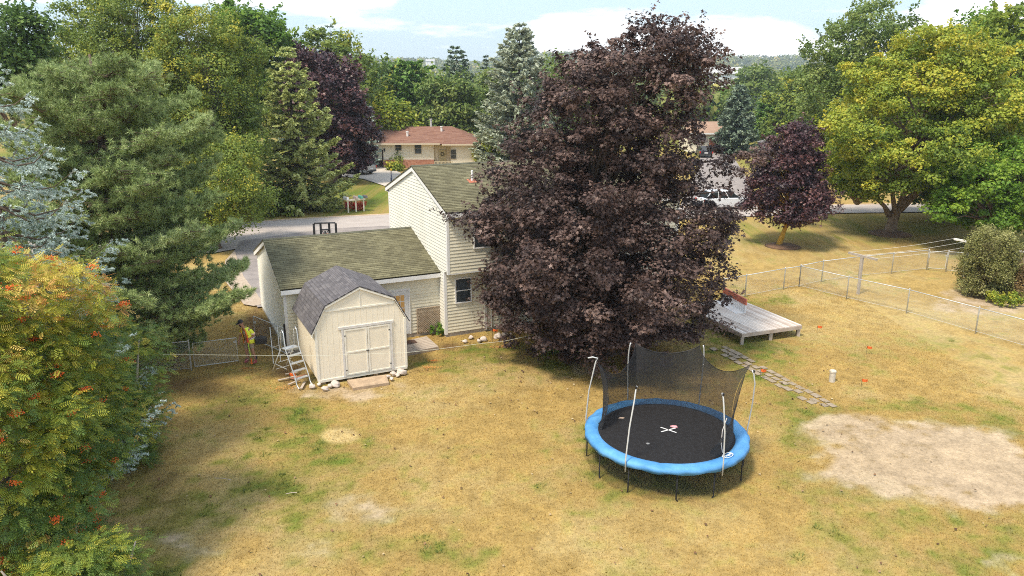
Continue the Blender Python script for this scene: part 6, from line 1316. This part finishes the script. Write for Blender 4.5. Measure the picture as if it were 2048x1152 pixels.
# local frame: the figure faces -Y (to the camera), x to the viewer's right
hy = -.10
ND = {'pel': ((0, 0, .95), .135), 'wst': ((-.02, -.02, 1.10), .125), 'chs': ((-.05, -.07, 1.32), (.175, .12)), 'nk0': ((-.08, -.12, 1.47), .075), 'nk1': ((-.11, -.16, 1.54), .058), 'hd0': ((-.13, -.19, 1.60), .085), 'hd1': ((-.14, -.21, 1.70), .098), 'hd2': ((-.14, -.20, 1.775), .06),
      'hpL': ((-.10, 0, .92), .105), 'knL': ((-.13, -.06, .50), .062), 'anL': ((-.16, .04, .10), .042), 'toL': ((-.18, -.14, .05), .035), 'hpR': ((.10, 0, .92), .105), 'knR': ((.15, -.02, .50), .062), 'anR': ((.19, .08, .10), .042), 'toR': ((.22, -.10, .05), .035),
      'shL': ((-.24, -.08, 1.40), .062), 'elL': ((-.33, -.06, 1.13), .043), 'wrL': ((-.36, -.16, .90), .030), 'shR': ((.14, -.08, 1.41), .062), 'elR': ((.27, .02, 1.15), .045), 'wrR': ((.10, -.22, 1.00), .032)}
ED = [('pel', 'wst'), ('wst', 'chs'), ('chs', 'nk0'), ('nk0', 'nk1'), ('nk1', 'hd0'), ('hd0', 'hd1'), ('hd1', 'hd2'), ('pel', 'hpL'), ('hpL', 'knL'), ('knL', 'anL'), ('anL', 'toL'), ('pel', 'hpR'), ('hpR', 'knR'), ('knR', 'anR'), ('anR', 'toR'), ('chs', 'shL'), ('shL', 'elL'), ('elL', 'wrL'), ('chs', 'shR'), ('shR', 'elR'), ('elR', 'wrR')]
# hands: a palm and five fingers each, joined to the same surface
def hand(pref, w, d, side, curl):
    w = Vector(w); d = Vector(d).normalized(); s = Vector(side).normalized(); u = d.cross(s)
    pm = w+d*.045; ND[pref+'p'] = (tuple(pm), .026); ED.append((pref, pref+'p'))
    for i, (off, ln) in enumerate(((-.03, .062), (-.01, .070), (.012, .066), (.032, .052))):
        a = pm+d*.04+s*off; b_ = a+d*ln*.5+u*curl*.02; c = b_+d*ln*.35+u*curl*.05; ND[pref+'f%d' % i] = (tuple(a), .0095); ND[pref+'g%d' % i] = (tuple(b_), .009); ND[pref+'h%d' % i] = (tuple(c), .007); ED.extend([(pref+'p', pref+'f%d' % i), (pref+'f%d' % i, pref+'g%d' % i), (pref+'g%d' % i, pref+'h%d' % i)])
    a = pm-s*.035-d*.005; b_ = a-s*.02+d*.035; ND[pref+'t0'] = (tuple(a), .011); ND[pref+'t1'] = (tuple(b_+u*curl*.02), .009); ED.extend([(pref+'p', pref+'t0'), (pref+'t0', pref+'t1')])
hand('wrL', (-.36, -.16, .90), (-.05, -.3, -1), (0, 1, 0), .5); hand('wrR', (.10, -.22, 1.0), (-.5, -.6, -.5), (.3, 0, -1), 1.)
bd = skin('body', ND, ED, SKN, man)
# face: nose, brows, eyes, mouth, ears
fd = Vector((-.35, -.9, -.25)).normalized(); hc = Vector((-.14, -.205, 1.685)); rt = Vector((.93, -.36, 0)).normalized(); upv = rt.cross(fd)*-1
if upv.z < 0: upv = -upv
mb = MB(); b0 = hc+fd*.085; mb.add([b0+upv*.03, b0-upv*.02+fd*.035, b0-upv*.03+rt*.018, b0-upv*.03-rt*.018], [(0, 1, 2), (0, 3, 1), (1, 3, 2)]); mb.build('nose', SKN, bd)
for s in (-1, 1):
    mb = MB(); mb.lathe([(.001, -.010), (.009, -.005), (.010, 0), (.009, .005), (.001, .010)], tuple(hc+fd*.084+upv*.028+rt*.034*s), 8); mb.build('eye', mat('eye_dark', (.03, .02, .02), .3), bd)
    mb = MB(); mb.lathe([(.006, -.03), (.016, -.01), (.016, .015), (.005, .03)], tuple(hc+rt*.092*s-upv*.005), 8, .6, 1); mb.build('ear', SKN, bd)
mb = MB(); mb.bar(hc+fd*.083-upv*.055-rt*.024, hc+fd*.083-upv*.055+rt*.024, .012, .009); mb.build('mouth', mat('lips', (.25, .09, .07), .6), bd)
mb = MB(); mb.lathe([(.104, .0), (.106, .03), (.095, .07), (.06, .105), (.01, .118)], (0, 0, 0), 18); mb.add([(-.07, -.08, .005), (-.05, -.19, -.01), (.05, -.19, -.01), (.07, -.08, .005), (-.07, -.08, .017), (-.05, -.19, .0), (.05, -.19, .0), (.07, -.08, .017)], [(0, 1, 2, 3), (7, 6, 5, 4), (0, 4, 5, 1), (1, 5, 6, 2), (2, 6, 7, 3)])
M = Matrix.Translation(hc+upv*.035) @ Matrix.Rotation(R(-22), 4, 'Z') @ Matrix.Rotation(R(14), 4, 'X'); mb.v = [tuple(M @ Vector(v)) for v in mb.v]; mb.build('cap', mat('cap_dark', (.04, .04, .045), .8), man)
mb = MB(); mb.lathe([(.03, -.05), (.055, -.02), (.05, .02), (.03, .03)], tuple(hc+fd*.045-upv*.085), 10); mb.build('beard', mat('beard', (.05, .03, .02), .9), man)
skin('shirt', {'a': ((0, 0, .96), (.155, .125)), 'b': ((-.02, -.02, 1.12), (.15, .125)), 'c': ((-.05, -.07, 1.32), (.18, .13)), 'd': ((-.08, -.11, 1.44), .10)}, [('a', 'b'), ('b', 'c'), ('c', 'd')], SHT, man)
skin('shorts', {'a': ((0, 0, 1.0), (.150, .13)), 'b': ((0, 0, .90), (.155, .13)), 'l': ((-.105, -.015, .80), .105), 'L': ((-.125, -.045, .56), .092), 'r': ((.105, -.0, .80), .105), 'R': ((.135, -.012, .56), .092)}, [('a', 'b'), ('b', 'l'), ('l', 'L'), ('b', 'r'), ('r', 'R')], SHO_, man)
# open vest: back panel, two front flaps, short sleeves
def panel(name, rings, m, th=.02):
    mb = MB(); n = len(rings[0])
    for r in rings: mb.v += [tuple(p) for p in r]
    for i in range(len(rings)-1):
        for k in range(n-1): mb.f.append((i*n+k, i*n+k+1, (i+1)*n+k+1, (i+1)*n+k))
    o = mb.build(name, m, man, smooth=True, fix=False); s = o.modifiers.new('thick', 'SOLIDIFY'); s.thickness = th; s.offset = 0; return o
def vring(cx, cy, z, rx, ry, a0, a1, k=14): return [Vector((cx+math.cos(a)*rx, cy+math.sin(a)*ry, z)) for a in np.linspace(a0, a1, k)]
lv_ = [(0.0, .01, .84, .235, .20), (-.01, 0, 1.0, .215, .185), (-.03, -.03, 1.18, .215, .18), (-.05, -.07, 1.34, .225, .175), (-.07, -.09, 1.44, .17, .13), (-.075, -.10, 1.48, .09, .10)]
panel('vest', [vring(cx, cy, z, rx, ry, R(-62), R(242)) for cx, cy, z, rx, ry in lv_], HV)
for a0, a1 in ((-66, -52), (232, 246)): panel('vest_stripe', [vring(cx, cy, z, rx+.012, ry+.012, R(a0), R(a1), 4) for cx, cy, z, rx, ry in lv_], ORS, .012)
panel('vest_stripe', [vring(-.01, 0, z, .233, .203, R(-62), R(242)) for z in (1.0, 1.06)], mat('reflective', (.75, .75, .72), .4), .01)
skin('sleeve', {'a': ((-.20, -.08, 1.41), .085), 'b': ((-.27, -.07, 1.30), .082), 'c': ((-.31, -.065, 1.19), .080)}, [('a', 'b'), ('b', 'c')], HV, man); skin('sleeve', {'a': ((.11, -.08, 1.42), .085), 'b': ((.20, -.03, 1.30), .082), 'c': ((.25, 0, 1.20), .080)}, [('a', 'b'), ('b', 'c')], HV, man)
for x, y, z in ((-.295, -.066, 1.23), (.232, -.012, 1.235)): mb = MB(); mb.lathe([(.086, -.03), (.090, -.01), (.088, .03)], (x, y, z), 14); mb.build('sleeve_band', mat('pale_band', (.85, .6, .5), .5), man)
for s, (x, y) in ((-1, (-.175, -.05)), (1, (.21, -.01))):
    mb = MB(); mb.lathe([(.055, .0), (.058, .03), (.045, .07), (.03, .12)], (x, y, 0), 14, .85, 2.1); mb.build('shoe', mat('shoe', (.30, .07, .09), .7), man); mb = MB(); mb.lathe([(.048, .1), (.050, .2), (.046, .26)], (x+.012*-s, y+.09, .02), 12); mb.build('sock', mat('sock', (.04, .04, .05), .9), man)
cs = thing('tool_case', 'dark plastic case hanging behind the worker on the right', 'case', (mp_[0]+.42, mp_[1]+.12, .88), R(15)); mb = MB(); mb.box(-.22, .22, -.13, .13, -.13, .13); mb.build('box', mat('case_dark', (.035, .032, .033), .6), cs, bevel=.03); mb = MB(); mb.tube([(-.1, 0, .13), (-.08, 0, .19), (.08, 0, .19), (.1, 0, .13)], .012, 6); mb.build('handle', BLK, cs)
mb = MB(); mb.tube([(-.15, .08, .12), (-.32, .10, .4), (-.50, .05, .62)], .014, 5); mb.build('strap', BLK, cs)
wd = thing('locator_wand', 'bright green wand with a red grip held in the hand of the worker', 'wand', (mp_[0]+.03, mp_[1]-.28, 0)); mb = MB(); mb.tube([(.04, .06, .32), (0, 0, .95)], [.012, .016], 8); mb.build('tube', mat('lime', (.45, .80, .08), .5), wd); mb = MB(); mb.tube([(0, 0, .93), (-.01, -.01, 1.10)], [.03, .03], 8); mb.build('grip', mat('grip_red', (.6, .05, .03), .5), wd)
mb = MB(); mb.lathe([(.035, .0), (.035, .06), (.015, .25)], (.045, .065, 0), 10); mb.build('tip', ORG, wd)

# ------------------------------------------------------------------ the air
mb = MB(); mb.box(-2700, 2700, -300, 2300, -60, 120); hz_o = mb.build('haze', None)
hm = bpy.data.materials.new('haze_air'); hm.use_nodes = True; nt = hm.node_tree; nt.nodes.clear(); ou = nt.nodes.new('ShaderNodeOutputMaterial'); pv = nt.nodes.new('ShaderNodeVolumePrincipled')
pv.inputs['Color'].default_value = (.80, .90, 1.0, 1); pv.inputs['Density'].default_value = 0.0003; pv.inputs['Anisotropy'].default_value = .2
nt.links.new(pv.outputs[0], ou.inputs['Volume']); hz_o.data.materials.append(hm); tag(hz_o, 'thin pale haze in the air over the valley and ridge', 'haze', kind='stuff')
